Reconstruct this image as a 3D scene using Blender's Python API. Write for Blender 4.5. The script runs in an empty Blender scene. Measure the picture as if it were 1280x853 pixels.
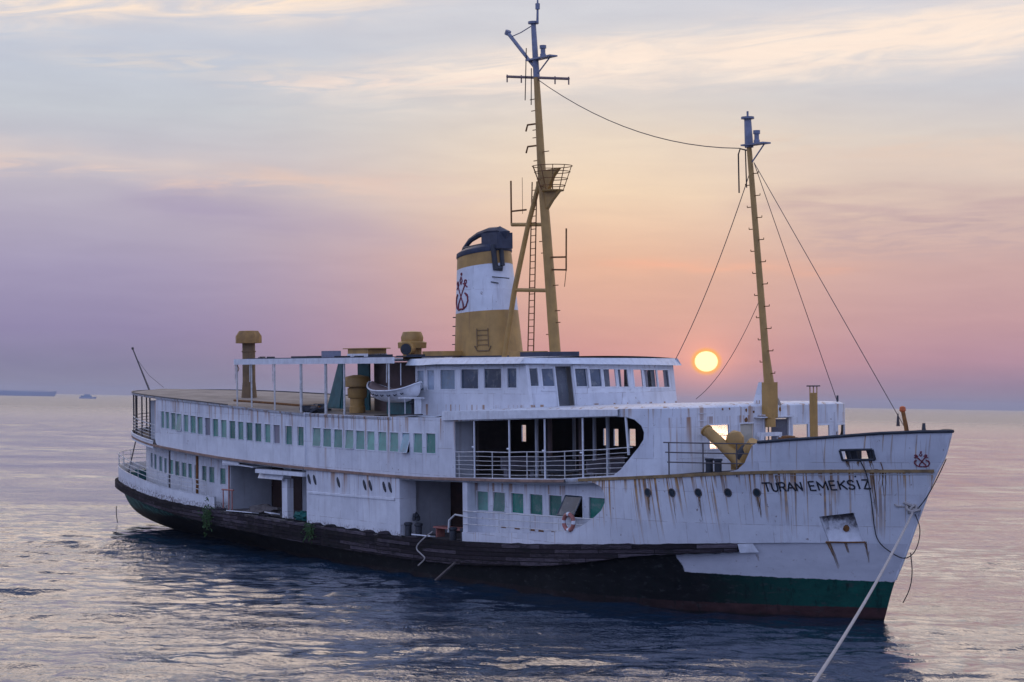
import bpy, bmesh, math, random
import numpy as np
from mathutils import Matrix, Vector, noise
from mathutils.geometry import delaunay_2d_cdt
random.seed(7); rng = np.random.default_rng(7)
SC = bpy.context.scene
COL = SC.collection
# ------------------------------------------------------------------ camera
cam = bpy.data.cameras.new('camera'); cam_o = bpy.data.objects.new('camera', cam); COL.objects.link(cam_o)
cam.sensor_width = 36.0; cam.lens = 70.3; cam.clip_start = 0.5; cam.clip_end = 60000
cr = Vector((0.999847, -0.000516, 0.017490)); cu = Vector((-0.017497, -0.029458, 0.999413)); cf = Vector((0.0, 0.999566, 0.029463))
M = Matrix((cr, cu, -cf)).transposed().to_4x4(); M.translation = (0, 0, 9.0)
cam_o.matrix_world = M
SC.camera = cam_o
SC.view_settings.view_transform = 'Standard'; SC.view_settings.look = 'None'
SC.view_settings.exposure = 0.0; SC.view_settings.gamma = 1.0; SC.view_settings.use_curve_mapping = False
SC.render.resolution_x = 1024; SC.render.resolution_y = 682
SC.cycles.max_bounces = 8; SC.cycles.volume_bounces = 1; SC.cycles.use_denoising = True
SUN_AZ, SUN_EL = math.radians(5.562), math.radians(1.196)
SUN_DIR = Vector((math.sin(SUN_AZ) * math.cos(SUN_EL), math.cos(SUN_AZ) * math.cos(SUN_EL), math.sin(SUN_EL)))

def lin(r, g, b):
    f = lambda c: (c / 255) / 12.92 if c / 255 <= 0.04045 else ((c / 255 + 0.055) / 1.055) ** 2.4
    return (f(r), f(g), f(b), 1.0)

# ------------------------------------------------------------------ node helper
class NT:
    def __init__(s, tree): s.t = tree; s.n = tree.nodes; s.l = tree.links
    def node(s, typ, **kw):
        n = s.n.new(typ)
        for k, v in kw.items(): setattr(n, k, v)
        return n
    def put(s, sock, v):
        if hasattr(v, 'is_output') or isinstance(v, bpy.types.NodeSocket): s.l.new(v, sock)
        else: sock.default_value = v
    def math(s, op, a, b=0.0, c=None, clamp=False):
        n = s.node('ShaderNodeMath', operation=op, use_clamp=clamp)
        s.put(n.inputs[0], a); s.put(n.inputs[1], b)
        if c is not None: s.put(n.inputs[2], c)
        return n.outputs[0]
    def sstep(s, x, lo, hi):
        n = s.node('ShaderNodeMapRange', interpolation_type='SMOOTHSTEP')
        s.put(n.inputs['Value'], x); n.inputs['From Min'].default_value = lo; n.inputs['From Max'].default_value = hi
        return n.outputs['Result']
    def mix(s, f, a, b, blend='MIX'):
        n = s.node('ShaderNodeMix', data_type='RGBA', blend_type=blend)
        s.put(n.inputs[0], f); s.put(n.inputs[6], a); s.put(n.inputs[7], b)
        return n.outputs[2]
    def ramp(s, x, pts, interp='LINEAR'):
        n = s.node('ShaderNodeValToRGB'); cr = n.color_ramp; cr.interpolation = interp
        while len(cr.elements) < len(pts): cr.elements.new(0.5)
        for e, (p, c) in zip(cr.elements, pts): e.position = p; e.color = c
        s.put(n.inputs[0], x); return n.outputs[0]
    def noise(s, vec, scale=5.0, detail=3.0, rough=0.5, dist=0.0):
        n = s.node('ShaderNodeTexNoise'); s.put(n.inputs['Vector'], vec)
        n.inputs['Scale'].default_value = scale; n.inputs['Detail'].default_value = detail
        n.inputs['Roughness'].default_value = rough; n.inputs['Distortion'].default_value = dist
        return n.outputs[0]
    def mapv(s, vec, scale=(1, 1, 1), loc=(0, 0, 0), rot=(0, 0, 0)):
        n = s.node('ShaderNodeMapping'); s.put(n.inputs[0], vec)
        n.inputs['Location'].default_value = loc; n.inputs['Scale'].default_value = scale; n.inputs['Rotation'].default_value = rot
        return n.outputs[0]
    def sep(s, v):
        n = s.node('ShaderNodeSeparateXYZ'); s.put(n.inputs[0], v); return n.outputs
    def comb(s, x, y, z):
        n = s.node('ShaderNodeCombineXYZ')
        for i, v in enumerate((x, y, z)): s.put(n.inputs[i], v)
        return n.outputs[0]

# ------------------------------------------------------------------ world: hazy sunset sky
W = bpy.data.worlds.new('World'); SC.world = W; W.use_nodes = True
nt = NT(W.node_tree); nt.n.clear()
out = nt.node('ShaderNodeOutputWorld'); bg = nt.node('ShaderNodeBackground'); nt.l.new(bg.outputs[0], out.inputs[0])
tc = nt.node('ShaderNodeTexCoord'); dirv = tc.outputs['Generated']
dx, dy, dz = nt.sep(dirv)
el = nt.math('MULTIPLY', nt.math('ARCSINE', dz), 57.29578)              # elevation, degrees
az = nt.math('MULTIPLY', nt.math('ARCTAN2', dx, dy), 57.29578)          # azimuth, degrees, 0 = +Y
t12 = nt.math('DIVIDE', el, 14.0, clamp=True)
def RP(l): return [(e / 14.0, lin(*c)) for e, c in l]
away = nt.ramp(t12, RP([(0, (136, 132, 154)), (0.8, (132, 128, 156)), (1.8, (143, 134, 168)), (3.5, (160, 151, 180)), (5, (176, 168, 187)), (6.3, (190, 184, 194)), (8, (192, 196, 204)), (9.5, (191, 197, 210)), (11.5, (203, 204, 213)), (14, (205, 205, 220))]))
east = nt.ramp(t12, RP([(0, (132, 128, 150)), (0.7, (150, 130, 152)), (1.4, (176, 140, 156)), (2.4, (190, 151, 157)), (4, (199, 165, 163)), (6, (213, 191, 180)), (7.5, (212, 201, 194)), (9, (200, 200, 206)), (11, (206, 206, 214)), (14, (210, 208, 220))]))
near = nt.ramp(t12, RP([(0, (140, 130, 150)), (0.6, (176, 138, 152)), (1.2, (208, 150, 146)), (2.4, (215, 165, 150)), (4, (227, 181, 155)), (6, (238, 211, 182)), (7.5, (231, 213, 193)), (9, (208, 203, 202)), (11, (206, 206, 212)), (14, (210, 208, 220))]))
daz = nt.math('SUBTRACT', az, 5.56)
side = nt.math('MULTIPLY', nt.sstep(az, -9.0, 16.0), 1.0)
base = nt.mix(side, away, east)
daz2 = nt.math('SUBTRACT', az, 2.8)
g = nt.math('POWER', 2.71828, nt.math('MULTIPLY', nt.math('MULTIPLY', daz2, daz2), -1 / (2 * 5.2 ** 2)))
base = nt.mix(g, base, near)
# far sideways and behind the camera the low sky turns to the blue-violet of the antisolar dusk
cosaz = nt.math('COSINE', nt.math('DIVIDE', daz, 57.29578))
back = nt.sstep(cosaz, 0.9, -0.5)
lowblue = nt.ramp(nt.math('DIVIDE', el, 60.0, clamp=True), [(0, (0.36, 0.40, 0.74, 1)), (0.25, (0.62, 0.73, 1.27, 1)), (1, (0.40, 0.51, 1.00, 1))])
base = nt.mix(back, base, lowblue)
# high sky
high = nt.ramp(nt.math('DIVIDE', nt.math('SUBTRACT', el, 12.0), 60.0, clamp=True), [(0, (0.60, 0.60, 0.70, 1)), (0.25, (0.46, 0.52, 0.72, 1)), (1, (0.30, 0.40, 0.74, 1))])
fronthigh = nt.ramp(nt.math('DIVIDE', nt.math('SUBTRACT', el, 12.0), 60.0, clamp=True), [(0, (0.68, 0.63, 0.66, 1)), (0.06, (1.88, 1.54, 1.30, 1)), (0.24, (2.08, 1.68, 1.42, 1)), (0.38, (0.70, 0.64, 0.70, 1)), (0.55, (0.28, 0.34, 0.56, 1)), (1, (0.26, 0.37, 0.74, 1))])
high = nt.mix(nt.sstep(cosaz, 0.1, 0.8), high, fronthigh)
base = nt.mix(nt.math('MULTIPLY', nt.sstep(el, 11.6, 17.0), nt.math('SUBTRACT', 1.0, nt.math('MULTIPLY', back, nt.sstep(el, 60.0, 20.0)))), base, high)
# the physical sky adds its share high up
nish = nt.node('ShaderNodeTexSky', sky_type='NISHITA'); nish.sun_disc = False
nish.sun_elevation = SUN_EL; nish.sun_rotation = SUN_AZ; nish.dust_density = 3.0
nishc = nt.mix(1.0, nish.outputs[0], (0.06, 0.06, 0.06, 1), 'MULTIPLY')
base = nt.mix(nt.math('MULTIPLY', nt.sstep(el, 12, 30), 1.0), base, nt.mix(1.0, base, nishc, 'ADD'))
# clouds: thin wisps as bands in azimuth/elevation
cv = nt.comb(nt.math('MULTIPLY', az, 0.11), nt.math('MULTIPLY', el, 0.75), 0.0)
warp = nt.noise(nt.comb(nt.math('MULTIPLY', az, 0.25), nt.math('MULTIPLY', el, 0.8), 4.0), 1.0, 3.0)
el_w = nt.math('ADD', el, nt.math('MULTIPLY', nt.math('SUBTRACT', warp, 0.5), 1.0))
wisp = nt.noise(nt.mapv(cv, rot=(0, 0, -0.12)), 1.5, 6.0, 0.52, 0.6)
wisp2 = nt.noise(nt.mapv(cv, loc=(7, 3, 0), rot=(0, 0, 0.10)), 3.0, 5.0, 0.5, 0.5)
def band(e0, slope, az0, sig_e, a_lo, a_hi, soft, src=None):
    c = nt.math('ADD', nt.math('MULTIPLY', nt.math('SUBTRACT', az, az0), slope), e0)
    d = nt.math('DIVIDE', nt.math('SUBTRACT', el_w, c), sig_e)
    gg = nt.math('POWER', 2.71828, nt.math('MULTIPLY', nt.math('MULTIPLY', d, d), -0.5))
    m = nt.math('MULTIPLY', nt.sstep(az, a_lo, a_lo + soft), nt.sstep(az, a_hi, a_hi - soft))
    return nt.math('MULTIPLY', gg, m)
def addc(b, dens, col, amt):
    return nt.mix(nt.math('MULTIPLY', dens, amt, clamp=True), b, lin(*col))
el_s = nt.math('SUBTRACT', el, nt.math('MULTIPLY', az, 0.095))
stk = nt.noise(nt.comb(nt.math('MULTIPLY', az, 0.20), nt.math('MULTIPLY', el_s, 1.5), 0.0), 1.5, 9.0, 0.62, 0.9)
stk2 = nt.noise(nt.comb(nt.math('MULTIPLY', az, 0.33), nt.math('MULTIPLY', nt.math('ADD', el_s, nt.math('MULTIPLY', az, 0.05)), 2.6), 9.0), 1.4, 9.0, 0.62, 0.7)
s_hi = nt.math('ADD', 0.12, nt.math('MULTIPLY', nt.sstep(stk, 0.32, 0.66), 0.88)); s2_hi = nt.sstep(stk2, 0.40, 0.64)
w_hi = nt.math('ADD', 0.45, nt.math('MULTIPLY', nt.sstep(wisp, 0.30, 0.68), 0.55)); w2_hi = nt.math('ADD', 0.2, nt.math('MULTIPLY', nt.sstep(wisp2, 0.36, 0.70), 0.8))
base = addc(base, nt.math('MULTIPLY', band(9.45, 0.088, 1.4, 0.48, -9, 34, 10), s_hi), (252, 232, 214), 1.0)
base = addc(base, band(9.75, 0.085, 4.0, 0.50, -4, 36, 9), (246, 228, 212), 0.45)
base = addc(base, nt.math('MULTIPLY', band(9.95, 0.07, 6.0, 0.42, -3, 34, 8), s_hi), (250, 230, 214), 0.85)
base = addc(base, nt.math('MULTIPLY', band(8.95, 0.04, -4.0, 0.16, -10, 4, 5), s2_hi), (240, 220, 208), 0.9)
base = addc(base, nt.math('MULTIPLY', band(9.3, -0.02, -9.0, 0.2, -15, -3, 4), s2_hi), (214, 208, 206), 0.8)
base = addc(base, nt.math('MULTIPLY', band(11.1, 0.085, -9.0, 0.42, -24, 0, 6), s_hi), (250, 228, 208), 1.0)
base = addc(base, nt.math('MULTIPLY', band(6.35, 0.02, -12.5, 0.22, -24, -8.5, 3), s2_hi), (222, 200, 192), 0.9)
base = addc(base, nt.math('MULTIPLY', band(5.95, 0.05, -8.0, 0.16, -11, -3, 2), s2_hi), (228, 200, 186), 0.85)
base = addc(base, nt.math('MULTIPLY', band(7.3, -0.05, 8.0, 0.3, 3, 20, 4), s2_hi), (226, 202, 184), 0.6)
base = addc(base, nt.math('MULTIPLY', band(4.9, 0.05, 11.0, 0.5, 7, 26, 3), s2_hi), (178, 156, 164), 0.5)
base = addc(base, nt.math('MULTIPLY', band(6.6, 0.0, -13.0, 0.25, -22, -6, 4), w_hi), (214, 200, 196), 0.9)
base = addc(base, nt.math('MULTIPLY', band(6.1, -0.03, -6.0, 0.25, -12, 2, 4), w2_hi), (222, 196, 184), 0.9)
base = addc(base, nt.math('MULTIPLY', band(5.2, -0.12, -8.0, 0.35, -13, -1, 4), w_hi), (156, 142, 176), 0.5)
base = addc(base, nt.math('MULTIPLY', band(5.6, -0.02, 11.0, 0.45, 5, 26, 4), w2_hi), (188, 160, 164), 0.7)
base = addc(base, nt.math('MULTIPLY', band(3.9, 0.0, 6.0, 0.12, 1, 11, 3), w2_hi), (240, 178, 150), 0.8)
base = addc(base, nt.math('MULTIPLY', band(6.9, 0.02, 11.0, 0.3, 4, 26, 5), w_hi), (222, 200, 186), 0.7)
# soft mottling everywhere
mot = nt.noise(cv, 3.0, 5.0, 0.55, 0.4)
base = nt.mix(1.0, base, nt.ramp(mot, [(0.3, (0.97, 0.965, 0.975, 1)), (0.7, (1.03, 1.028, 1.022, 1))]), 'MULTIPLY')
# the low sun, squashed by the thick air, with its reddish aureole
ds = nt.math('SQRT', nt.math('ADD', nt.math('POWER', daz, 2.0), nt.math('POWER', nt.math('MULTIPLY', nt.math('SUBTRACT', el, 1.196), 1.13), 2.0)))
halo = nt.math('POWER', 2.71828, nt.math('MULTIPLY', ds, -2.4))
halo2 = nt.math('POWER', 2.71828, nt.math('MULTIPLY', ds, -0.75))
base = nt.mix(1.0, base, nt.mix(halo2, (0, 0, 0, 1), (0.13, 0.055, 0.0, 1)), 'ADD')
base = nt.mix(1.0, base, nt.mix(halo, (0, 0, 0, 1), (0.50, 0.12, 0.01, 1)), 'ADD')
ring = nt.sstep(ds, 0.50, 0.33)
base = nt.mix(ring, base, (1.0, 0.44, 0.10, 1))
disc = nt.sstep(ds, 0.35, 0.30)
base = nt.mix(disc, base, (1.5, 1.25, 0.62, 1))
base = nt.mix(nt.sstep(el, 0.0, -2.0), base, lin(120, 122, 146))
nt.l.new(base, bg.inputs[0]); bg.inputs[1].default_value = 1.05

# ------------------------------------------------------------------ sun lamp
sl = bpy.data.lights.new('sun', 'SUN'); sl.energy = 0.012; sl.angle = math.radians(2.5); sl.color = (1.0, 0.60, 0.36)
so = bpy.data.objects.new('sun', sl); COL.objects.link(so); so.rotation_euler = SUN_DIR.to_track_quat('Z', 'Y').to_euler()

# ------------------------------------------------------------------ materials
MATS = {}
def mat(name, col, rough=0.6, metal=0.0, var=0.15, vscale=3.0, bump=0.0, rust=0.0, rust_scale=1.0, spec=0.4, dirt=(0.10, 0.09, 0.09), dirt_amt=0.0, extra=None):
    m = bpy.data.materials.new(name); m.use_nodes = True
    n = NT(m.node_tree); b = n.n['Principled BSDF']
    co = n.node('ShaderNodeTexCoord').outputs['Object']
    big = n.noise(co, vscale, 4.0, 0.6)
    c0 = tuple(max(0, x * (1 - var)) for x in col) + (1,); c1 = tuple(min(1, x * (1 + var * 0.6)) for x in col) + (1,)
    c = n.ramp(big, [(0.3, c0), (0.7, c1)])
    if dirt_amt > 0:                                    # blotchy grime and vertical run-off
        st = n.noise(n.mapv(co, (2.2, 2.2, 0.22)), 1.6, 5.0, 0.62)
        c = n.mix(n.math('MULTIPLY', n.sstep(st, 0.52, 0.74), dirt_amt), c, dirt + (1,))
        sp = n.noise(co, 9.0, 5.0, 0.7)
        c = n.mix(n.math('MULTIPLY', n.sstep(sp, 0.66, 0.78), dirt_amt * 0.9), c, (0.16, 0.11, 0.09, 1))
    if rust > 0:
        thin = n.noise(n.mapv(co, (5.5 * rust_scale, 5.5 * rust_scale, 0.10)), 1.0, 3.0, 0.6)
        gate = n.noise(n.mapv(co, (0.7, 0.7, 0.35), (3, 1, 2)), 1.0, 2.0)
        f = n.math('MULTIPLY', n.sstep(thin, 0.62, 0.72), n.sstep(gate, 0.48, 0.66))
        c = n.mix(n.math('MULTIPLY', f, rust), c, (0.24, 0.11, 0.045, 1))
    if extra: c = extra(n, co, c)
    n.put(b.inputs['Base Color'], c)
    b.inputs['Roughness'].default_value = rough; b.inputs['Metallic'].default_value = metal
    b.inputs['Specular IOR Level'].default_value = spec
    if bump > 0:
        bn = n.node('ShaderNodeBump'); bn.inputs['Strength'].default_value = bump; bn.inputs['Distance'].default_value = 0.05
        n.put(bn.inputs['Height'], n.math('ADD', n.noise(co, 1.1, 3.0, 0.5), n.math('MULTIPLY', n.noise(co, 14.0, 3.0, 0.6), 0.12)))
        n.l.new(bn.outputs[0], b.inputs['Normal'])
    MATS[name] = m; return m

def drips(n, co, c):
    """rust runs that start at the moulding under the deck edge and at the bulwark top, fading downwards"""
    x, y, z = n.sep(co)
    zg = n.math('SUBTRACT', 6.42, n.math('MULTIPLY', n.math('MAXIMUM', x, 0.0), 0.052))
    for (top_off, seed, dens, length, amt) in ((0.0, 0.0, 0.58, 2.9, 1.0), (0.0, 21.0, 0.59, 3.6, 0.95), (0.05, 11.0, 0.53, 1.0, 0.95), (1.5, 5.0, 0.58, 1.7, 0.85)):
        d = n.math('SUBTRACT', n.math('ADD', zg, top_off), z)
        lean = n.math('SUBTRACT', x, n.math('MULTIPLY', n.math('MULTIPLY', d, 0.24), n.sstep(x, 8.0, 1.0)))
        p = n.noise(n.comb(n.math('MULTIPLY', lean, 7.0), seed, n.math('MULTIPLY', z, 0.12)), 1.0, 2.0, 0.55)
        ln = n.noise(n.comb(n.math('MULTIPLY', x, 1.7), seed + 3.0, 0.0), 1.0, 1.0)
        L = n.math('MULTIPLY', n.math('MULTIPLY', ln, ln), length * 3.2)
        fade = n.math('MULTIPLY', n.sstep(d, -0.02, 0.02), n.math('SUBTRACT', 1.0, n.math('DIVIDE', d, L), clamp=True))
        f = n.math('MULTIPLY', n.sstep(p, dens, dens + 0.07), n.math('POWER', fade, 0.7))
        tint = n.ramp(n.noise(co, 3.0, 2.0), [(0.35, (0.19, 0.08, 0.02, 1)), (0.65, (0.46, 0.22, 0.025, 1))])
        c = n.mix(n.math('MULTIPLY', f, amt, clamp=True), c, tint)
    return plates(n, co, c)
def plates(n, co, c):
    """steel plates of slightly different repaints, with weld seams"""
    x, y, z = n.sep(co)
    row = n.math('FLOOR', n.math('DIVIDE', z, 1.35)); ux = n.math('ADD', n.math('DIVIDE', n.math('ADD', x, n.math('MULTIPLY', y, 0.6)), 2.3), n.math('MULTIPLY', row, 0.41))
    wn = n.node('ShaderNodeTexWhiteNoise', noise_dimensions='2D'); n.put(wn.inputs['Vector'], n.comb(n.math('FLOOR', ux), row, 0.0))
    c = n.mix(1.0, c, n.ramp(wn.outputs[0], [(0, (0.90, 0.90, 0.91, 1)), (1, (1.04, 1.04, 1.03, 1))]), 'MULTIPLY')
    fu = n.math('FRACT', ux); fv = n.math('FRACT', n.math('DIVIDE', z, 1.35))
    seam = n.math('MAXIMUM', n.sstep(fu, 0.018, 0.004), n.sstep(fv, 0.028, 0.006))
    wear = n.sstep(n.noise(co, 1.7, 4.0, 0.6), 0.42, 0.6)
    c = n.mix(n.math('MULTIPLY', n.math('MULTIPLY', seam, wear), 0.55), c, (0.22, 0.16, 0.14, 1))
    pk = n.noise(co, 3.2, 6.0, 0.72)                                  # flaked patches
    return n.mix(n.math('MULTIPLY', n.sstep(pk, 0.645, 0.69), 0.8), c, (0.17, 0.10, 0.075, 1))
def wallruns(n, co, c):
    """dirt and thin rust runs below the roof edge and the deck edges"""
    x, y, z = n.sep(co)
    aa = n.math('ABSOLUTE', n.math('SUBTRACT', x, 27.0)); sheer = n.math('MULTIPLY', n.math('MULTIPLY', aa, aa), 0.0008)
    for (top, seed, fr, dens, length, amt, colr) in ((8.25, 2.0, 2.6, 0.56, 2.0, 0.9, (0.34, 0.16, 0.06, 1)), (8.25, 17.0, 2.4, 0.52, 3.0, 0.40, (0.36, 0.36, 0.41, 1)), (5.18, 9.0, 3.0, 0.55, 1.5, 0.9, (0.32, 0.14, 0.04, 1)), (5.18, 29.0, 2.6, 0.52, 2.6, 0.4, (0.36, 0.36, 0.41, 1)), (8.9, 41.0, 2.8, 0.54, 2.0, 0.9, (0.34, 0.17, 0.06, 1)), (11.0, 33.0, 4.5, 0.55, 1.3, 0.4, (0.30, 0.22, 0.17, 1))):
        d = n.math('SUBTRACT', n.math('ADD', sheer, top), z)
        p = n.noise(n.comb(n.math('MULTIPLY', x, fr), n.math('ADD', n.math('MULTIPLY', y, fr), seed), n.math('MULTIPLY', z, 0.12)), 1.0, 3.0, 0.6)
        ln = n.noise(n.comb(n.math('MULTIPLY', x, 1.3), n.math('ADD', n.math('MULTIPLY', y, 1.3), seed), 0.0), 1.0, 1.0)
        L = n.math('MULTIPLY', n.math('MULTIPLY', ln, ln), length * 3.4)
        fade = n.math('MULTIPLY', n.sstep(d, 0.0, 0.04), n.math('SUBTRACT', 1.0, n.math('DIVIDE', d, L), clamp=True))
        c = n.mix(n.math('MULTIPLY', n.math('MULTIPLY', n.sstep(p, dens, dens + 0.09), fade), amt, clamp=True), c, colr)
    # flaked rust freckles just above the belt and along plate edges
    fk = n.noise(co, 7.0, 5.0, 0.75); low = n.sstep(n.math('SUBTRACT', z, n.math('ADD', sheer, 2.15)), 0.35, 0.0)
    c = n.mix(n.math('MULTIPLY', n.sstep(fk, 0.50, 0.58), n.math('MULTIPLY', low, 0.9)), c, (0.07, 0.035, 0.03, 1))
    return plates(n, co, c)
WHITE = (0.70, 0.72, 0.75)
m_hullw = mat('hull_white_paint', WHITE, 0.55, var=0.10, vscale=0.9, bump=0.55, dirt_amt=0.36, dirt=(0.42, 0.40, 0.42), extra=drips)
m_white = mat('white_paint', WHITE, 0.55, var=0.12, vscale=1.2, bump=0.45, rust=0.3, dirt_amt=0.40, dirt=(0.40, 0.38, 0.40), extra=wallruns)
m_whitec = mat('white_trim_paint', (0.72, 0.74, 0.76), 0.5, var=0.15, vscale=2.5, dirt_amt=0.35, dirt=(0.35, 0.30, 0.28))
m_rail = mat('rail_paint', (0.62, 0.62, 0.60), 0.5, var=0.3, vscale=4.0, rust=0.3)
m_railrust = mat('dark_rail_paint', (0.10, 0.085, 0.08), 0.6, var=0.3, vscale=4.0)
m_yellow = mat('ochre_paint', (0.42, 0.245, 0.068), 0.5, var=0.22, vscale=1.3, rust=0.5, dirt_amt=0.35, dirt=(0.20, 0.12, 0.05), bump=0.15)
m_ventdark = mat('dark_ochre_paint', (0.17, 0.105, 0.045), 0.6, var=0.35, vscale=2.0, dirt_amt=0.5, dirt=(0.08, 0.05, 0.03))
m_ventcap = mat('brown_ochre_paint', (0.34, 0.185, 0.05), 0.6, var=0.35, vscale=2.0, dirt_amt=0.5, dirt=(0.12, 0.07, 0.03))
m_gold = mat('ochre_moulding_paint', (0.26, 0.17, 0.07), 0.6, var=0.5, vscale=2.0, dirt_amt=0.5, dirt=(0.10, 0.05, 0.03))
m_brown = mat('rusty_moulding', (0.30, 0.19, 0.14), 0.7, var=0.4, vscale=2.0, dirt_amt=0.4, dirt=(0.16, 0.08, 0.05))
m_dark = mat('sooty_black_steel', (0.035, 0.04, 0.05), 0.6, var=0.4, vscale=2.0)
m_cap = mat('blue_black_paint', (0.035, 0.045, 0.075), 0.55, var=0.4, vscale=2.5, dirt_amt=0.4, dirt=(0.03, 0.03, 0.03))
m_inner = mat('shade_dark_lining', (0.085, 0.066, 0.058), 0.8, var=0.4, vscale=1.0)  # brown lining with interior shade put into the colour; pale walls would bounce
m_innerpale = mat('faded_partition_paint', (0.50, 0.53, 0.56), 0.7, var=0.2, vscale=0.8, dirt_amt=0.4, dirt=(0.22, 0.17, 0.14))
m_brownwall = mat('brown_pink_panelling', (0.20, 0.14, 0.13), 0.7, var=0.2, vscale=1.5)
m_wooddoor = mat('varnished_dark_wood', (0.05, 0.022, 0.014), 0.5, var=0.4, vscale=3.0)
m_teal = mat('teal_paint', (0.02, 0.12, 0.13), 0.45, var=0.3, vscale=2.0)
m_tealpale = mat('pale_teal_canvas', (0.10, 0.30, 0.32), 0.7, var=0.35, vscale=1.5)
m_deck = mat('weathered_deck', (0.30, 0.25, 0.20), 0.85, var=0.35, vscale=0.7, dirt_amt=0.7, dirt=(0.10, 0.09, 0.09))
m_deckdark = mat('dirty_main_deck', (0.14, 0.125, 0.12), 0.85, var=0.5, vscale=1.2, dirt_amt=0.6, dirt=(0.04, 0.035, 0.03))
m_rope = mat('pale_hawser', (0.42, 0.39, 0.36), 0.9, var=0.2, vscale=9.0)
m_cable = mat('dark_rope', (0.035, 0.03, 0.03), 0.9, var=0.3, vscale=9.0)
m_wire = mat('stay_wire', (0.06, 0.05, 0.055), 0.6)
m_mastblue = mat('blue_grey_paint', (0.20, 0.22, 0.29), 0.5, var=0.25, vscale=3.0)
m_orange = mat('orange_plastic', (0.55, 0.12, 0.03), 0.5, var=0.3, vscale=5.0)
m_pink = mat('faded_red_paint', (0.42, 0.16, 0.13), 0.6, var=0.3, vscale=5.0)
m_emblem = mat('dark_red_emblem_paint', (0.20, 0.03, 0.045), 0.6, var=0.4, vscale=6.0)
m_letter = mat('black_letter_paint', (0.015, 0.017, 0.025), 0.6)
m_rubber = mat('port_glass', (0.02, 0.035, 0.045), 0.25, spec=0.6)
m_rusty = mat('rust', (0.20, 0.085, 0.022), 0.85, var=0.5, vscale=5.0)
m_streak = mat('rust_run', (0.30, 0.17, 0.075), 0.85, var=0.5, vscale=3.0)
m_green_tarp = mat('green_net', (0.01, 0.13, 0.11), 0.8, var=0.5, vscale=6.0)
m_weed = mat('weed_leaves', (0.035, 0.09, 0.02), 0.7, var=0.4, vscale=12.0)
m_curtain = mat('yellowed_pane', (0.50, 0.46, 0.36), 0.6, var=0.2, vscale=2)

def glass(name, col, rough=0.12, var=0.3):
    def tone(n, co, c):
        r_ = n.node('ShaderNodeObjectInfo').outputs['Random']
        c = n.mix(1.0, c, n.ramp(r_, [(0, (0.55, 0.62, 0.62, 1)), (0.5, (1, 1, 1, 1)), (1, (1.5, 1.35, 1.3, 1))]), 'MULTIPLY')
        return n.mix(n.math('MULTIPLY', n.sstep(n.noise(co, 2.4, 5.0, 0.7), 0.50, 0.66), 0.5), c, (0.22, 0.24, 0.23, 1))
    return mat(name, col, rough, var=var, vscale=0.9, spec=0.6, extra=tone)
m_gl = [glass('green_glass_%s' % k, c, 0.2) for k, c in (('dull', (0.12, 0.30, 0.235)), ('deep', (0.06, 0.225, 0.17)), ('pale', (0.18, 0.38, 0.30)))]
m_gldeep = glass('emerald_shade_glass', (0.014, 0.17, 0.12), 0.2)
m_glblue = glass('pale_blue_glass', (0.22, 0.40, 0.46), 0.12)
m_glgrey = glass('grey_board_pane', (0.16, 0.16, 0.19), 0.5)
m_glnight = glass('dark_bridge_glass', (0.035, 0.06, 0.095), 0.08, 0.5)
m_glpale = glass('hazed_bridge_glass', (0.30, 0.38, 0.46), 0.15)

# hull under the belt: white bow panel, green band, red boot-top, black aft
m_hull = bpy.data.materials.new('bottom_paint'); m_hull.use_nodes = True
n = NT(m_hull.node_tree); b = n.n['Principled BSDF']; co = n.node('ShaderNodeTexCoord').outputs['Object']
x, y, z = n.sep(co)
nz = n.noise(n.mapv(co, (0.8, 0.8, 2.0)), 1.2, 5.0, 0.65)
drip = n.noise(n.mapv(co, (3.0, 3.0, 0.25)), 1.5, 4.0, 0.6)
green = n.ramp(nz, [(0.35, (0.005, 0.05, 0.04, 1)), (0.65, (0.007, 0.088, 0.066, 1))])
blackp = n.ramp(nz, [(0.3, (0.004, 0.005, 0.006, 1)), (0.7, (0.013, 0.015, 0.016, 1))])
sterng = n.ramp(drip, [(0.42, (0.02, 0.03, 0.032, 1)), (0.52, (0.03, 0.16, 0.13, 1)), (0.66, (0.12, 0.27, 0.23, 1))])
fb = n.sstep(n.math('ADD', x, n.math('MULTIPLY', n.math('SUBTRACT', nz, 0.5), 6.0)), 1.5, 7.0)
c = n.mix(fb, green, blackp)
fs = n.math('MULTIPLY', n.sstep(n.math('ADD', x, n.math('MULTIPLY', n.math('SUBTRACT', drip, 0.5), 22.0)), 52.0, 60.0), n.sstep(n.math('ADD', z, n.math('MULTIPLY', n.math('SUBTRACT', nz, 0.5), 0.8)), 1.2, 1.7))
c = n.mix(fs, c, sterng)
red = n.ramp(nz, [(0.3, (0.030, 0.014, 0.014, 1)), (0.7, (0.085, 0.042, 0.04, 1))])
zr = n.math('ADD', z, n.math('MULTIPLY', n.math('SUBTRACT', drip, 0.5), 0.12))
redtop = n.math('SUBTRACT', 0.58, n.math('MULTIPLY', n.math('MAXIMUM', n.math('SUBTRACT', x, 0.0), 0.0), 0.006))
fr_ = n.sstep(n.math('SUBTRACT', zr, redtop), 0.03, -0.03)
c = n.mix(n.math('MULTIPLY', fr_, n.math('SUBTRACT', 1.0, n.math('MULTIPLY', n.sstep(x, 4.0, 12.0), 0.8))), c, red)
c = n.mix(n.sstep(zr, 0.22, 0.02), c, (0.008, 0.010, 0.010, 1))              # weed at the waterline
whitep = n.ramp(nz, [(0.3, (0.52, 0.53, 0.56, 1)), (0.7, (0.62, 0.63, 0.66, 1))])
zgt = n.math('ADD', 1.72, n.math('MULTIPLY', x, 0.017))
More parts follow.
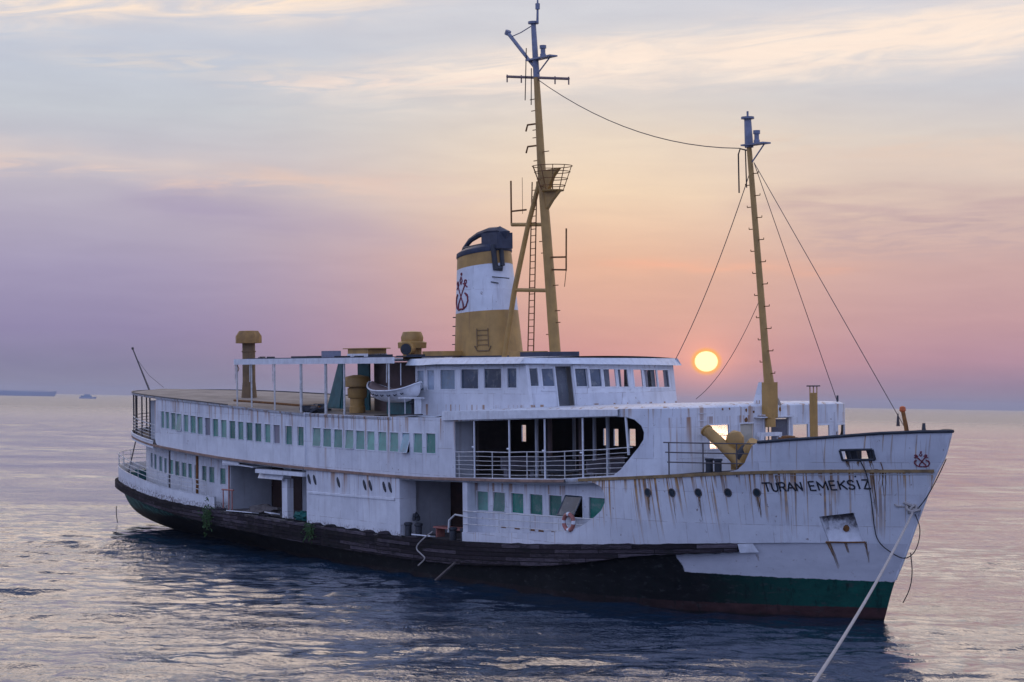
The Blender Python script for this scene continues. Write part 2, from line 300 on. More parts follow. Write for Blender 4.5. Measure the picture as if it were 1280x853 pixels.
edge = n.math('MULTIPLY', n.math('SUBTRACT', n.noise(co, 2.6, 5.0, 0.7), 0.5), 0.16)
wm = n.math('MULTIPLY', n.sstep(n.math('SUBTRACT', n.math('ADD', z, edge), zgt), -0.015, 0.02), n.sstep(n.math('ADD', n.math('ADD', x, n.math('MULTIPLY', edge, 2.0)), n.math('MULTIPLY', z, -0.285)), 6.66, 6.58))
scuff = n.noise(n.mapv(co, (1.2, 1.2, 3.0)), 1.4, 6.0, 0.72)
c = n.mix(n.math('MULTIPLY', n.sstep(scuff, 0.54, 0.68), 0.6), c, (0.045, 0.05, 0.05, 1))
c = n.mix(n.math('MULTIPLY', n.sstep(n.noise(n.mapv(co, (2.5, 2.5, 0.3)), 1.7, 4.0, 0.65), 0.55, 0.68), 0.55), c, (0.006, 0.012, 0.012, 1))
scr = n.noise(co, 4.0, 5.0, 0.7)
whitep = n.mix(n.math('MULTIPLY', n.sstep(scr, 0.62, 0.72), 0.7), whitep, (0.16, 0.10, 0.08, 1))
c = n.mix(wm, c, whitep)
n.put(b.inputs['Base Color'], c); b.inputs['Roughness'].default_value = 0.6; b.inputs['Specular IOR Level'].default_value = 0.12
bn = n.node('ShaderNodeBump'); bn.inputs['Strength'].default_value = 0.4; bn.inputs['Distance'].default_value = 0.05
n.put(bn.inputs['Height'], n.noise(co, 1.3, 4.0, 0.6)); n.l.new(bn.outputs[0], b.inputs['Normal'])

# planked timber belt
m_belt = bpy.data.materials.new('rotten_belting_timber'); m_belt.use_nodes = True
n = NT(m_belt.node_tree); b = n.n['Principled BSDF']; co = n.node('ShaderNodeTexCoord').outputs['UV']
u, v, _ = n.sep(co)
vv = n.math('MULTIPLY', v, 5.0)
pl = n.math('FLOOR', vv); fr = n.math('FRACT', vv)
us = n.math('ADD', n.math('MULTIPLY', u, 0.33), n.math('MULTIPLY', pl, 0.37))
cell = n.node('ShaderNodeTexWhiteNoise', noise_dimensions='2D'); n.put(cell.inputs['Vector'], n.comb(n.math('FLOOR', us), pl, 0.0))
ub = n.math('FRACT', us)
gap = n.math('MAXIMUM', n.sstep(fr, 0.86, 0.94), n.math('MAXIMUM', n.sstep(fr, 0.10, 0.03), n.sstep(ub, 0.02, 0.005)))
grain = n.noise(n.comb(n.math('MULTIPLY', u, 1.2), n.math('MULTIPLY', v, 9.0), 0.0), 2.0, 6.0, 0.7)
tone = n.math('ADD', n.math('MULTIPLY', cell.outputs[0], 0.45), n.math('MULTIPLY', grain, 0.65))
c = n.ramp(tone, [(0.30, (0.012, 0.010, 0.012, 1)), (0.58, (0.032, 0.025, 0.03, 1)), (0.86, (0.12, 0.10, 0.115, 1))])
c = n.mix(gap, c, (0.006, 0.005, 0.006, 1))
obj_co = n.node('ShaderNodeTexCoord').outputs['Object']
rot = n.noise(n.mapv(obj_co, (0.5, 0.5, 2.0)), 1.6, 5.0, 0.7)
c = n.mix(n.math('MULTIPLY', n.sstep(rot, 0.50, 0.64), 0.8), c, (0.014, 0.014, 0.014, 1))
n.put(b.inputs['Base Color'], c); b.inputs['Roughness'].default_value = 0.85; b.inputs['Specular IOR Level'].default_value = 0.12
bn = n.node('ShaderNodeBump'); bn.inputs['Strength'].default_value = 0.8; bn.inputs['Distance'].default_value = 0.06
n.put(bn.inputs['Height'], n.math('SUBTRACT', n.math('MULTIPLY', grain, 0.5), gap)); n.l.new(bn.outputs[0], b.inputs['Normal'])

# ------------------------------------------------------------------ mesh builder
class MB:
    def __init__(s): s.v = []; s.f = []; s.mi = []; s.sm = []; s.uv = None
    def add(s, vs, fs, mi=0, smooth=False):
        o = len(s.v); s.v.extend([tuple(p) for p in vs])
        for f in fs: s.f.append([i + o for i in f]); s.mi.append(mi); s.sm.append(smooth)
        return s
    def box(s, lo, hi, mi=0, R=None, c=None):
        x0, y0, z0 = lo; x1, y1, z1 = hi
        vs = [Vector(p) for p in ((x0, y0, z0), (x1, y0, z0), (x1, y1, z0), (x0, y1, z0), (x0, y0, z1), (x1, y0, z1), (x1, y1, z1), (x0, y1, z1))]
        if R is not None: c = Vector(c); vs = [R @ (p - c) + c for p in vs]
        return s.add(vs, [(0, 3, 2, 1), (4, 5, 6, 7), (0, 1, 5, 4), (1, 2, 6, 5), (2, 3, 7, 6), (3, 0, 4, 7)], mi)
    def tube(s, pts, r, n=8, mi=0, caps=True, closed=False):
        pts = [Vector(p) for p in pts]; N = len(pts); rs = r if isinstance(r, (list, tuple)) else [r] * N
        vs = []; prev = None
        for i, p in enumerate(pts):
            if closed: t = pts[(i + 1) % N] - pts[i - 1]
            else: t = pts[min(i + 1, N - 1)] - pts[max(i - 1, 0)]
            t.normalize()
            if prev is None:
                a = Vector((0, 0, 1)) if abs(t.z) < 0.9 else Vector((1, 0, 0)); x = t.cross(a).normalized()
            else: x = (prev - t * prev.dot(t)).normalized()
            prev = x; y = t.cross(x)
            for k in range(n):
                th = 2 * math.pi * k / n; vs.append(p + (x * math.cos(th) + y * math.sin(th)) * rs[i])
        fs = [(i * n + k, i * n + (k + 1) % n, (i + 1) * n + (k + 1) % n, (i + 1) * n + k) for i in range(N - 1) for k in range(n)]
        if closed: fs += [((N - 1) * n + k, (N - 1) * n + (k + 1) % n, (k + 1) % n, k) for k in range(n)]
        s.add(vs, fs, mi, True)
        if caps and not closed:
            o = len(s.v) - len(vs); s.f.append([o + k for k in range(n)][::-1]); s.f.append([o + (N - 1) * n + k for k in range(n)]); s.mi += [mi, mi]; s.sm += [False, False]
        return s
    def lathe(s, c, prof, n=20, mi=0, sx=1.0, sy=1.0, shear=None):
        vs = []
        for (r, z) in prof:
            for k in range(n):
                th = 2 * math.pi * k / n; vs.append((c[0] + r * sx * math.cos(th), c[1] + r * sy * math.sin(th), c[2] + z))
        m = len(prof)
        s.add(vs, [(i * n + k, i * n + (k + 1) % n, (i + 1) * n + (k + 1) % n, (i + 1) * n + k) for i in range(m - 1) for k in range(n)], mi, True)
        o = len(s.v) - len(vs); s.f += [[o + k for k in range(n)][::-1], [o + (m - 1) * n + k for k in range(n)]]; s.mi += [mi, mi]; s.sm += [False, False]
        return s
    def grid(s, P, mi=0, smooth=True, flip=False):
        a = len(P); b_ = len(P[0]); vs = [p for row in P for p in row]
        fs = [(i * b_ + j, (i + 1) * b_ + j, (i + 1) * b_ + j + 1, i * b_ + j + 1) for i in range(a - 1) for j in range(b_ - 1)]
        if flip: fs = [f[::-1] for f in fs]
        return s.add(vs, fs, mi, smooth)
    def build(s, name, mats, parent=None, sharp=35, M=None):
        me = bpy.data.meshes.new(name); me.from_pydata(s.v, [], s.f); me.validate()
        mats = mats if isinstance(mats, (list, tuple)) else [mats]
        for m in mats: me.materials.append(m)
        if len(me.polygons) == len(s.f):
            me.polygons.foreach_set('material_index', s.mi); me.polygons.foreach_set('use_smooth', s.sm)
        if any(s.sm): me.set_sharp_from_angle(angle=math.radians(sharp))
        o = bpy.data.objects.new(name, me); COL.objects.link(o)
        if parent is not None: o.parent = parent
        elif M is not None: o.matrix_world = M
        return o
def curve1(tab):
    """smooth interpolation of a table (cubic Hermite, finite-difference slopes)"""
    xs = [t[0] for t in tab]; ys = [t[1] for t in tab]; n_ = len(xs)
    sl_ = [(ys[i + 1] - ys[i]) / (xs[i + 1] - xs[i]) for i in range(n_ - 1)]
    ms = [sl_[0]] + [(sl_[i] + sl_[i - 1]) / 2 if sl_[i] * sl_[i - 1] > 0 else 0 for i in range(1, n_ - 1)] + [sl_[-1]]
    def f(x):
        if x <= xs[0]: return ys[0]
        if x >= xs[-1]: return ys[-1]
        i = max(k for k in range(n_ - 1) if xs[k] <= x); h = xs[i + 1] - xs[i]; t = (x - xs[i]) / h
        return (2 * t**3 - 3 * t**2 + 1) * ys[i] + (t**3 - 2 * t**2 + t) * h * ms[i] + (-2 * t**3 + 3 * t**2) * ys[i + 1] + (t**3 - t**2) * h * ms[i + 1]
    return f

# ------------------------------------------------------------------ ferry frame: x = metres aft of the bow waterline, y = starboard, z = up
FM = Matrix(((-0.5877853, -0.8085242, -0.0282343, 15.78950), (0.8090170, -0.5874272, -0.0205134, 84.09907), (0, -0.0348995, 0.9993908, 0), (0, 0, 0, 1)))
FR = bpy.data.objects.new('ferry', None); COL.objects.link(FR); FR.matrix_world = FM
FR['label'] = 'derelict white passenger ferry with ochre funnel and two masts, rust streaked, moored by the bow'
FR['category'] = 'ferry'
def P(name, mb, m, parent=None, **k): return mb.build(name, m, parent or FR, **k)
def top(o, label, cat, group=None):
    o['label'] = label; o['category'] = cat
    if group: o['group'] = group
    return o

def plan(a, B, a0, A, p):
    u_ = min(max((a - a0) / (A - a0), 0), 1); return B * (1 - u_**p) ** (1 / p)
stem = curve1([(-3, 1.2), (0, 0), (1.63, -.61), (2.67, -1.17), (4.37, -1.99), (6.39, -3.06), (6.89, -3.41), (8.03, -3.85), (9, -4.2)])
def lerp(x, xs, ys): return float(np.interp(x, xs, ys))
def hbf(a, z):                                    # half breadth of the fore body
    v = min(max((lerp(z, [-2, 0, 3, 6.4, 8], [16, 16, 13, 10, 9]) - a) / (lerp(z, [-2, 0, 3, 6.4, 8], [16, 16, 13, 10, 9]) - stem(z)), 0), 1)
    return lerp(z, [0, 2.5], [6.15, 6.3]) * (1 - v * v)
zbel = curve1([(-1, 3.34), (1.25, 3.34), (3.6, 3.27), (5.2, 3.18), (9, 2.98), (11, 2.86), (14, 2.66), (17, 2.48), (22, 2.24), (27, 2.17), (36, 2.28), (44, 2.42), (51, 2.48), (57, 2.66), (62, 2.98), (66, 3.2), (71, 3.3)])
zup = curve1([(-4, 6.45), (-3, 6.42), (0, 6.40), (3, 6.30), (6.3, 6.09), (10, 5.84), (14, 5.58), (22, 5.32), (27, 5.22), (37, 5.30), (46, 5.50), (53, 5.78), (58, 5.98), (62, 6.22), (68, 6.5)])
zrf = curve1([(21, 8.66), (22.5, 8.6), (24, 8.28), (27, 8.22), (37, 8.28), (41, 8.42), (46, 8.62), (51, 8.82), (56, 8.98), (62, 9.15), (68, 9.25)])
BUP = lambda a: plan(a, 6.3, 44, 67.5, 2.4)
BBEL = lambda a: plan(a, 6.62, 43, 70.7, 2.3)
BLOW = lambda a: plan(a, 5.3, 44, 66.5, 2.4)

def inside(pt, poly):
    x_, y_ = pt; c_ = False; n_ = len(poly)
    for i in range(n_):
        x1, y1 = poly[i]; x2, y2 = poly[i - 1]
        if (y1 > y_) != (y2 > y_) and x_ < (x2 - x1) * (y_ - y1) / (y2 - y1) + x1: c_ = not c_
    return c_
def resample(poly, st):
    o = []
    for i in range(len(poly)):
        p, q = poly[i], poly[(i + 1) % len(poly)]; k = max(1, int(math.ceil(math.dist(p, q) / st)))
        o += [(p[0] + (q[0] - p[0]) * j / k, p[1] + (q[1] - p[1]) * j / k) for j in range(k)]
    return o
def panel(name, outline, holes, step, mp, thick, mats, parent=None, smooth=True):
    """curved plate with holes: triangulated in (u,v) and laid on the surface mp(u,v,offset)"""
    loops = [resample(outline, step)] + [resample(h, step) for h in holes]
    V = []; Ed = []
    for L in loops:
        o = len(V); V += L; Ed += [(o + i, o + (i + 1) % len(L)) for i in range(len(L))]
    us = [p[0] for p in outline]; vs = [p[1] for p in outline]
    u_ = min(us) + step / 2
    near = np.array(V)
    while u_ < max(us):
        w_ = min(vs) + step / 2
        while w_ < max(vs):
            if inside((u_, w_), outline) and not any(inside((u_, w_), h) for h in holes) and np.min(np.abs(near - (u_, w_)).sum(1)) > step * 0.5: V.append((u_, w_))
            w_ += step
        u_ += step
    r = delaunay_2d_cdt([Vector(p) for p in V], Ed, [], 0, 1e-5)
    pv = [(p.x, p.y) for p in r[0]]
    tris = []
    for t in r[2]:
        c_ = (sum(pv[i][0] for i in t) / 3, sum(pv[i][1] for i in t) / 3)
        if inside(c_, outline) and not any(inside(c_, h) for h in holes): tris.append(t)
    mb = MB()
    mb.add([mp(p[0], p[1], 0.0) for p in pv], tris, 0, smooth)
    if thick:
        mb.add([mp(p[0], p[1], -thick) for p in pv], [t[::-1] for t in tris], 1 if isinstance(mats, (list, tuple)) and len(mats) > 1 else 0, smooth)
        for L in loops:
            k = len(L); mb.add([mp(p[0], p[1], 0.0) for p in L] + [mp(p[0], p[1], -thick) for p in L], [(i, (i + 1) % k, k + (i + 1) % k, k + i) for i in range(k)], 0, False)
    return P(name, mb, mats, parent)
def rect(u0, u1, v0, v1): return [(u0, v0), (u1, v0), (u1, v1), (u0, v1)]
def normal_at(mp, u_, v_):
    e = 0.02; p = Vector(mp(u_, v_, 0)); a_ = (Vector(mp(u_ + e, v_, 0)) - p) / e; b_ = (Vector(mp(u_, v_ + e, 0)) - p) / e
    nn = Vector(mp(u_, v_, 0.1)) - p; w_ = a_.cross(b_).normalized()
    return (w_ if w_.dot(nn) > 0 else -w_), a_.normalized(), b_.normalized()

# --- surfaces
def mp_fore(sg):
    def f(a, z, off):
        s_ = hbf(a, z); return (a, sg * (s_ + off * min(1, s_ * 1.5 + 0.0)), z)
    return f
def mp_plan(B, sg, d=0.0):
    def f(a, z, off):
        e = 0.05; s_ = B(a) + d; sl2 = (B(a + e) - B(a - e)) / (2 * e); sl2 = max(min(sl2, 6), -6); k = math.hypot(1, sl2)
        return (a - off * sl2 / k, sg * (s_ + off / k), z)
    return f
# wrap around the saloon front: flat front at a=7, elliptical corners to the sides at a=9.3
_c = [(7.0 + 2.3 * (1 - math.cos(t)), 4.1 + 2.2 * math.sin(t)) for t in np.linspace(0, math.pi / 2, 40)]
_cl = [0.0]
for i in range(1, 40): _cl.append(_cl[-1] + math.dist(_c[i], _c[i - 1]))
LARC = _cl[-1]; UA = 4.1 + LARC
def Us(a): return a - 9.3 + UA
def wrap2(U):
    q = abs(U); sg = 1 if U >= 0 else -1
    if q <= 4.1: return (7.0 + 0.0, U, -1.0, 0.0)
    if q <= UA:
        l_ = q - 4.1; a_ = np.interp(l_, _cl, [p[0] for p in _c]); s_ = np.interp(l_, _cl, [p[1] for p in _c])
        t = math.asin(min(1, (s_ - 4.1) / 2.2)); nx, ny = -math.cos(t) / 2.3, math.sin(t) / 2.2; k = math.hypot(nx, ny)
        return (float(a_), sg * float(s_), nx / k, sg * ny / k)
    return (9.3 + q - UA, sg * 6.3, 0.0, sg * 1.0)
def mp_wrap(U, z, off):
    a_, s_, nx, ny = wrap2(U); return (a_ + nx * off, s_ + ny * off, z)

# ------------------------------------------------------------------ windows
def window(mp, u0, u1, v0, v1, glassm, tilt=0.0, fw=0.05, inset=0.085, parent=None, framem=None, pane=True, name='window'):
    """frame just proud of the plate and a pane behind it; tilt swings the foot of a hopper pane outwards"""
    mb = MB()
    def bar(a0, a1, b0, b1):
        vs = [mp(a0, b0, -0.03), mp(a1, b0, -0.03), mp(a1, b1, -0.03), mp(a0, b1, -0.03), mp(a0, b0, 0.022), mp(a1, b0, 0.022), mp(a1, b1, 0.022), mp(a0, b1, 0.022)]
        mb.add(vs, [(0, 3, 2, 1), (4, 5, 6, 7), (0, 1, 5, 4), (1, 2, 6, 5), (2, 3, 7, 6), (3, 0, 4, 7)])
    bar(u0 - fw, u0 - 0.003, v0 - fw, v1 + fw); bar(u1 + 0.003, u1 + fw, v0 - fw, v1 + fw)
    bar(u0 - 0.003, u1 + 0.003, v1 + 0.003, v1 + fw); bar(u0 - 0.003, u1 + 0.003, v0 - fw, v0 - 0.003)
    w_ = P(name, mb, framem or m_whitec, parent)
    if pane:
        pb = MB(); d0 = -inset + tilt; d1 = -inset; t_ = 0.015
        vs = [mp(u0, v0, d0 - t_), mp(u1, v0, d0 - t_), mp(u1, v1, d1 - t_), mp(u0, v1, d1 - t_), mp(u0, v0, d0 + t_), mp(u1, v0, d0 + t_), mp(u1, v1, d1 + t_), mp(u0, v1, d1 + t_)]
        pb.add(vs, [(0, 3, 2, 1), (4, 5, 6, 7), (0, 1, 5, 4), (1, 2, 6, 5), (2, 3, 7, 6), (3, 0, 4, 7)])
        if tilt > 0.05:                                # thin metal border of an opened pane
            for (p, q) in (((u0, v0), (u1, v0)), ((u0, v0), (u0, v1)), ((u1, v0), (u1, v1))):
                dd = lambda v_: d0 if v_ == v0 else d1
                pb.tube([mp(p[0], p[1], dd(p[1])), mp(q[0], q[1], dd(q[1]))], 0.02, 5, 1)
        P('pane', pb, [glassm, m_whitec], w_)
    return w_

# ================================================================== HULL
zc = curve1([(-5, -2.5), (28, -2.5), (38, -2.0), (48, -1.2), (56, -0.5), (61, -0.15), (65, 0.35), (70, 1.25)])
pw = curve1([(24, 0.02), (28, 0.04), (38, 0.21), (48, 0.415), (56, 0.46), (62, 0.32), (70, 0.14)])
BH = lambda a: plan(a, 6.3, 43, 69.9, 2.3)
def hba(a, z):
    t = min(max((z - zc(a)) / (2.6 - zc(a)), 0), 1); return BH(a) * (t ** pw(a))
def hb(a, z):
    if a < 16: return hbf(a, z)
    if a > 26: return hba(a, z)
    k = (a - 16) / 10.0; return hbf(a, z) * (1 - k) + hba(a, z) * k
mb = MB()
ST = list(np.linspace(0, 1, 26)**1.2 * 16) + list(np.linspace(16, 69.85, 60))[1:]
for sg in (1, -1):
    rows = []
    for i, a_ in enumerate(ST):
        row = []
        for j in range(21):
            t = j / 20
            if a_ < 16:
                zt = zbel(a_) + 0.02; zb_ = -1.5; z_ = zb_ + (zt - zb_) * t; f = i / 25.0
                s0 = stem(z_); aa = s0 + (16 - s0) * f**1.2 if i else s0
                zt = zbel(aa) + 0.02; z_ = zb_ + (zt - zb_) * t; s0 = stem(z_); aa = s0 + (16 - s0) * f**1.2
                ins = 0.13 * lerp(aa, [-0.6, 2.5], [0, 1]) * lerp(t, [0.4, 0.9], [0.3, 1])
                row.append((aa, sg * max(0, hbf(aa, z_) - ins), z_))
            else:
                zb_ = max(zc(a_), -1.5); zt = zbel(a_) + 0.02; z_ = zb_ + (zt - zb_) * t
                row.append((a_, sg * max(0, hb(a_, z_) - lerp(a_, [16, 20], [0.13, 0.05])), z_))
        rows.append(row)
    mb.grid(rows, 0, True, flip=(sg < 0))
P('hull', mb, m_hull, sharp=60)

# --- fore body side plating, starboard and port
LOW_OPEN = [(21.67, 5.24), (14, 5.52), (12.3, 5.6), (11.5, 5.58), (11.0, 5.42), (10.75, 5.1), (10.78, 4.72), (11.05, 4.36), (11.6, 4.0), (12.4, 3.62), (13.2, 3.36), (14.2, 3.22), (16.5, 3.0), (21.67, 2.74)]
def fore_outline():
    o = [(21.95, 5.35), (21.95, 2.27)]
    for a_ in (17, 14, 11, 9, 7, 5.2, 3.6, 2.2, 1.2, 0.2, -0.6): o.append((a_, zbel(a_)))
    o.append((stem(3.34), 3.34))
    for z_ in (4.0, 4.7, 5.4, 6.1, 6.8, 7.4): o.append((stem(z_), z_))
    o += [(-3.85, 8.03), (-2.93, 8.02), (-1.71, 7.96), (-0.67, 7.86), (0.42, 7.76), (1.44, 7.68), (2.6, 7.57), (2.85, 7.45), (3.05, 7.1), (3.3, 6.7), (3.65, 6.42), (4.2, 6.26)]
    for a_ in (6.3, 8, 10, 14, 18): o.append((a_, zup(a_) + 0.04))
    return o
HAWSE = [(-0.3, 6.86), (-1.35, 6.89), (-1.36, 7.31), (-0.3, 7.28)]
RECESS = [(1.14, 4.46), (1.09, 3.42), (-0.04, 3.40), (-0.05, 4.65)]
RECESS = [(1.14, 4.46), (1.09, 3.40), (-0.06, 3.42), (-0.05, 4.65)]
# the starboard side walkway opening runs out to the break at a = 21.95
OPEN_S = [(21.95, 5.21)] + LOW_OPEN[1:-1] + [(21.95, 2.72)]
fo = fore_outline()
fo_s = [p for p in fo[2:]] + [(21.95, zup(21.95) + 0.04)] + [(21.95, 5.21)] + LOW_OPEN[1:-1] + [(21.95, 2.72), (21.95, 2.27)]
mf = mp_fore(1); mfp = mp_fore(-1)
panel('side_plating', fo_s, [HAWSE, RECESS], 0.42, mf, 0.05, [m_hullw, m_white])
panel('side_plating', fo[2:] + [(21.95, zup(21.95) + 0.04), (21.95, 2.27)], [HAWSE, RECESS], 0.6, mfp, 0.05, [m_hullw, m_white])
# anchor recesses
for f in (mf, mfp):
    rb = MB(); k = [(1.14, 4.46, -0.55), (1.09, 3.40, -0.03), (-0.06, 3.42, -0.03), (-0.05, 4.65, -0.55)]
    rb.add([f(*q) for q in k], [(0, 1, 2, 3)], 0)
    rb.add([f(p[0], p[1], 0) for p in RECESS] + [f(*q) for q in k], [(i, (i + 1) % 4, 4 + (i + 1) % 4, 4 + i) for i in range(4)], 0)
    def soot(n, co, c):
        x, y, z = n.sep(co); q = n.noise(co, 2.2, 4.0, 0.65)
        return n.mix(n.sstep(n.math('ADD', n.math('MULTIPLY', q, 1.3), n.math('MULTIPLY', n.math('SUBTRACT', z, 3.9), 0.55)), 0.66, 1.05), c, (0.10, 0.09, 0.095, 1))
    if 'sooted_white_paint' not in MATS: mat('sooted_white_paint', WHITE, 0.6, extra=soot)
    rp = P('anchor_recess', rb, MATS['sooted_white_paint'])
    cbm = MB(); nn, ta, tb = normal_at(f, 0.52, 3.95); p0 = Vector(f(0.52, 3.97, -0.30))
    cbm.tube([p0 - nn * 0.05, p0 + nn * 0.10], 0.13, 10)
    cbm.tube([Vector(f(1.16, 3.38, 0.03)), Vector(f(0.5, 3.38, 0.03)), Vector(f(-0.14, 3.40, 0.03))], 0.035, 6)
    P('hawse_pipe', cbm, m_rusty, rp)
# hawse slot frames with rollers
for f in (mf, mfp):
    hbm = MB()
    for i in range(4): hbm.tube([f(*HAWSE[i], 0.0), f(*HAWSE[(i + 1) % 4], 0.0)], 0.055, 6)
    for a_ in (-0.52, -0.75, -1.2): hbm.tube([f(a_, 6.86, -0.12), f(a_, 7.3, -0.12)], 0.05 if a_ != -0.75 else 0.02, 6)
    hbm.box(Vector(f(-0.5, 6.9, -0.5)) - Vector((0.25, 0.02, 0)), Vector(f(-0.5, 6.9, -0.5)) + Vector((0.25, 0.02, 0.36)))
    for b0, b1 in ((-0.28, -0.66), (-0.98, -1.38)): hbm.add([f(b0, 6.82, -0.3), f(b1, 6.82, -0.3), f(b1, 7.34, -0.3), f(b0, 7.34, -0.3)], [(0, 1, 2, 3), (3, 2, 1, 0)])  # added dark backing plates stand in for the shade inside the slot
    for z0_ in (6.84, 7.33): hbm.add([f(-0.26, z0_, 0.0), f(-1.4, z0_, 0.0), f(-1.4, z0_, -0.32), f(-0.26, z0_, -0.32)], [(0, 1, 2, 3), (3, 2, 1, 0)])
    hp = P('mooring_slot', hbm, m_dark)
    s2 = MB(); vs = [f(a_, z_, 0.008) for a_, z_ in ((-1.2, 6.50), (-1.62, 6.46), (-1.6, 6.40), (-1.25, 6.36))]; s2.add(vs, [(0, 1, 2, 3), (3, 2, 1, 0)])
    s2.tube([f(-1.47, 6.45, 0.01), f(-1.5, 6.78, 0.01)], 0.02, 5)
    P('torn_plate', s2, m_rusty)
# bulwark rail cap
for f in (mf, mfp):
    L = [(2.6, 7.57), (1.44, 7.68), (0.42, 7.76), (-0.67, 7.86), (-1.71, 7.96), (-2.93, 8.02), (-3.6, 8.03), (-3.84, 8.03)]
    pts = []
    for i in range(len(L) - 1):
        for k in range(4): t = k / 4; pts.append(f(L[i][0] * (1 - t) + L[i + 1][0] * t, L[i][1] * (1 - t) + L[i + 1][1] * t + 0.02, 0.02))
    P('bulwark_cap', MB().tube(pts + [(-3.9, 0, 8.05)], 0.07, 6), m_dark)
P('stem_bar', MB().tube([(stem(z_) + 0.02, 0, z_) for z_ in np.linspace(1.8, 8.0, 24)], 0.055, 8), m_hullw)
# the deck-edge moulding, ochre forward and rusty brown aft
for sg, f in ((1, mf), (-1, mfp)):
    def strip(name, L, m, h=0.07, pr=0.06):
        g_ = []
        for (x_, y_, z_, nx, ny) in L:
            g_.append([(x_ - nx * 0.02, y_ - ny * 0.02, z_ + h), (x_ + nx * pr, y_ + ny * pr, z_ + h * 0.9), (x_ + nx * pr, y_ + ny * pr, z_ - h * 0.9), (x_ - nx * 0.02, y_ - ny * 0.02, z_ - h)])
        q = MB(); q.grid(g_, 0, False, flip=(sg < 0)); return P(name, q, m)
    strip('moulding', [(a_, sg * hbf(a_, zup(a_)), zup(a_), 0, sg) for a_ in np.linspace(stem(6.42) + 0.08, 12.6, 50)], m_gold)
    strip('moulding', [(a_, sg * 6.3, zup(a_) - 0.02, 0, sg) for a_ in np.linspace(13.6, 37.1, 40)], m_brown, 0.07, 0.09)
    strip('moulding', [(*mp_plan(BUP, sg)(a_, zup(a_) - 0.03, 0.0), 0, sg) for a_ in np.linspace(37.2, 66.5, 60)], m_brown, 0.07, 0.07)

# --- timber belt right round the ship
def belt_s(a):
    if a < 20: return (hbf(a, 3.0) if a < 16 else 6.3) + lerp(a, [2.8, 12], [0.14, 0.34])
    return max(BBEL(a), 0)
hbel = curve1([(2.8, 0.36), (6, 0.42), (9, 0.52), (11, 0.72), (14, 0.95), (20, 1.08), (30, 1.1), (45, 1.0), (52, 0.75), (58, 0.55), (66, 0.5), (71, 0.5)])
for sg in (1, -1):
    A_ = list(np.arange(4.4, 60, 0.3)) + [60 + 10.66 * (1 - (1 - t) ** 2.2) for t in np.linspace(0, 1, 50)]
    g_ = []; uvs = []
    for a_ in A_:
        s_ = belt_s(a_); zt = zbel(a_); h = hbel(a_); jit = noise.noise(Vector((a_ * 1.3, sg * 3, 0))); j2 = noise.noise(Vector((a_ * 2.7, sg * 9, 4)))
        rough_ = 1.0 if 27 < a_ < 48 else 0.35
        zt2 = zt + 0.16 * jit * rough_ * 1.6 - (0.10 if 37 < a_ < 47 else 0); zb2 = zt - h + 0.05 * j2
        o2 = 0.09 * jit * rough_
        nx = -max(min((belt_s(a_ + 0.03) - belt_s(a_ - 0.03)) / 0.06, 5), -5); k = math.hypot(1, nx); nx, ny = nx / k, 1 / k
        row = []
        for (d, z_) in [(-0.7, zt2 + 0.02), (-0.05, zt2 + 0.01)] + [(o2 + 0.05 * rough_ * noise.noise(Vector((a_ * 2.2, q * 4, sg))), zt2 - (zt2 - zb2) * q) for q in np.linspace(0.03, 0.97, 9)] + [(-0.06, zb2), (-0.7, zb2 + 0.05)]:
            row.append((a_ + nx * d, sg * max(0, s_ + ny * d), z_))
        g_.append(row)
    q = MB(); q.grid(g_, 0, False, flip=(sg > 0))
    # fore end cap
    r0 = g_[0]; q.add(r0, [tuple(range(len(r0)))], 0)
    o = P('rubbing_belt', q, m_belt)
    uvl = o.data.uv_layers.new(name='UVMap'); nr = len(g_[0])
    uu = np.zeros(len(o.data.vertices)); vv_ = np.zeros(len(o.data.vertices))
    for i in range(len(A_)):
        for j in range(nr): uu[i * nr + j] = A_[i]; vv_[i * nr + j] = (zbel(A_[i]) - g_[i][j][2]) if j not in (0,) else -0.1
    li = np.zeros(len(o.data.loops), dtype=np.int32); o.data.loops.foreach_get('vertex_index', li)
    li2 = np.minimum(li, len(A_) * nr - 1)
    uvl.data.foreach_set('uv', np.stack([uu[li2], vv_[li2]], 1).ravel())
for sg in (1, -1):
    f = mp_fore(sg); q = MB(); q.add([f(4.35, 3.2, 0.16), f(4.35, 2.82, 0.16), f(3.7, 2.86, 0.01), f(3.85, 3.24, 0.01), f(4.35, 3.2, -0.05), f(4.35, 2.82, -0.1)], [(0, 1, 2, 3), (3, 2, 1, 0), (0, 4, 5, 1)]); P('belt_end_fairing', q, m_whitec)

# ================================================================== DECKS
def slab(name, pl, z_of, th, m, a_list, camber=0.0, edge=None, parent=None):
    """deck plate over a symmetric plan; pl(a) gives the half breadth"""
    mb = MB(); tq = []; bq = []
    for a_ in a_list:
        s_ = pl(a_); tr = []; br = []
        for k in np.linspace(-1, 1, 13): tr.append((a_, s_ * k, z_of(a_) + camber * (1 - k * k))); br.append((a_, s_ * k, z_of(a_) - th + camber * (1 - k * k)))
        tq.append(tr); bq.append(br)
    mb.grid(tq, 0, True, flip=True); mb.grid(bq, 1, True)
    for j in (0, -1): mb.grid([[r[j] for r in tq], [r[j] for r in bq]], 2, False, flip=(j == -1)); mb.grid([[r[j] for r in tq], [r[j] for r in bq]], 2, False, flip=(j == 0))
    for i in (0, -1): mb.grid([tq[i], bq[i]], 2, False)
    ms = m if isinstance(m, (list, tuple)) else [m, m, m]
    return P(name, mb, ms, parent)
aft_list = lambda a0, A: list(np.linspace(a0, A - 9, 30)) + [A - 9 + 8.999 * (1 - (1 - t) ** 2.5) for t in np.linspace(0, 1, 26)][1:]
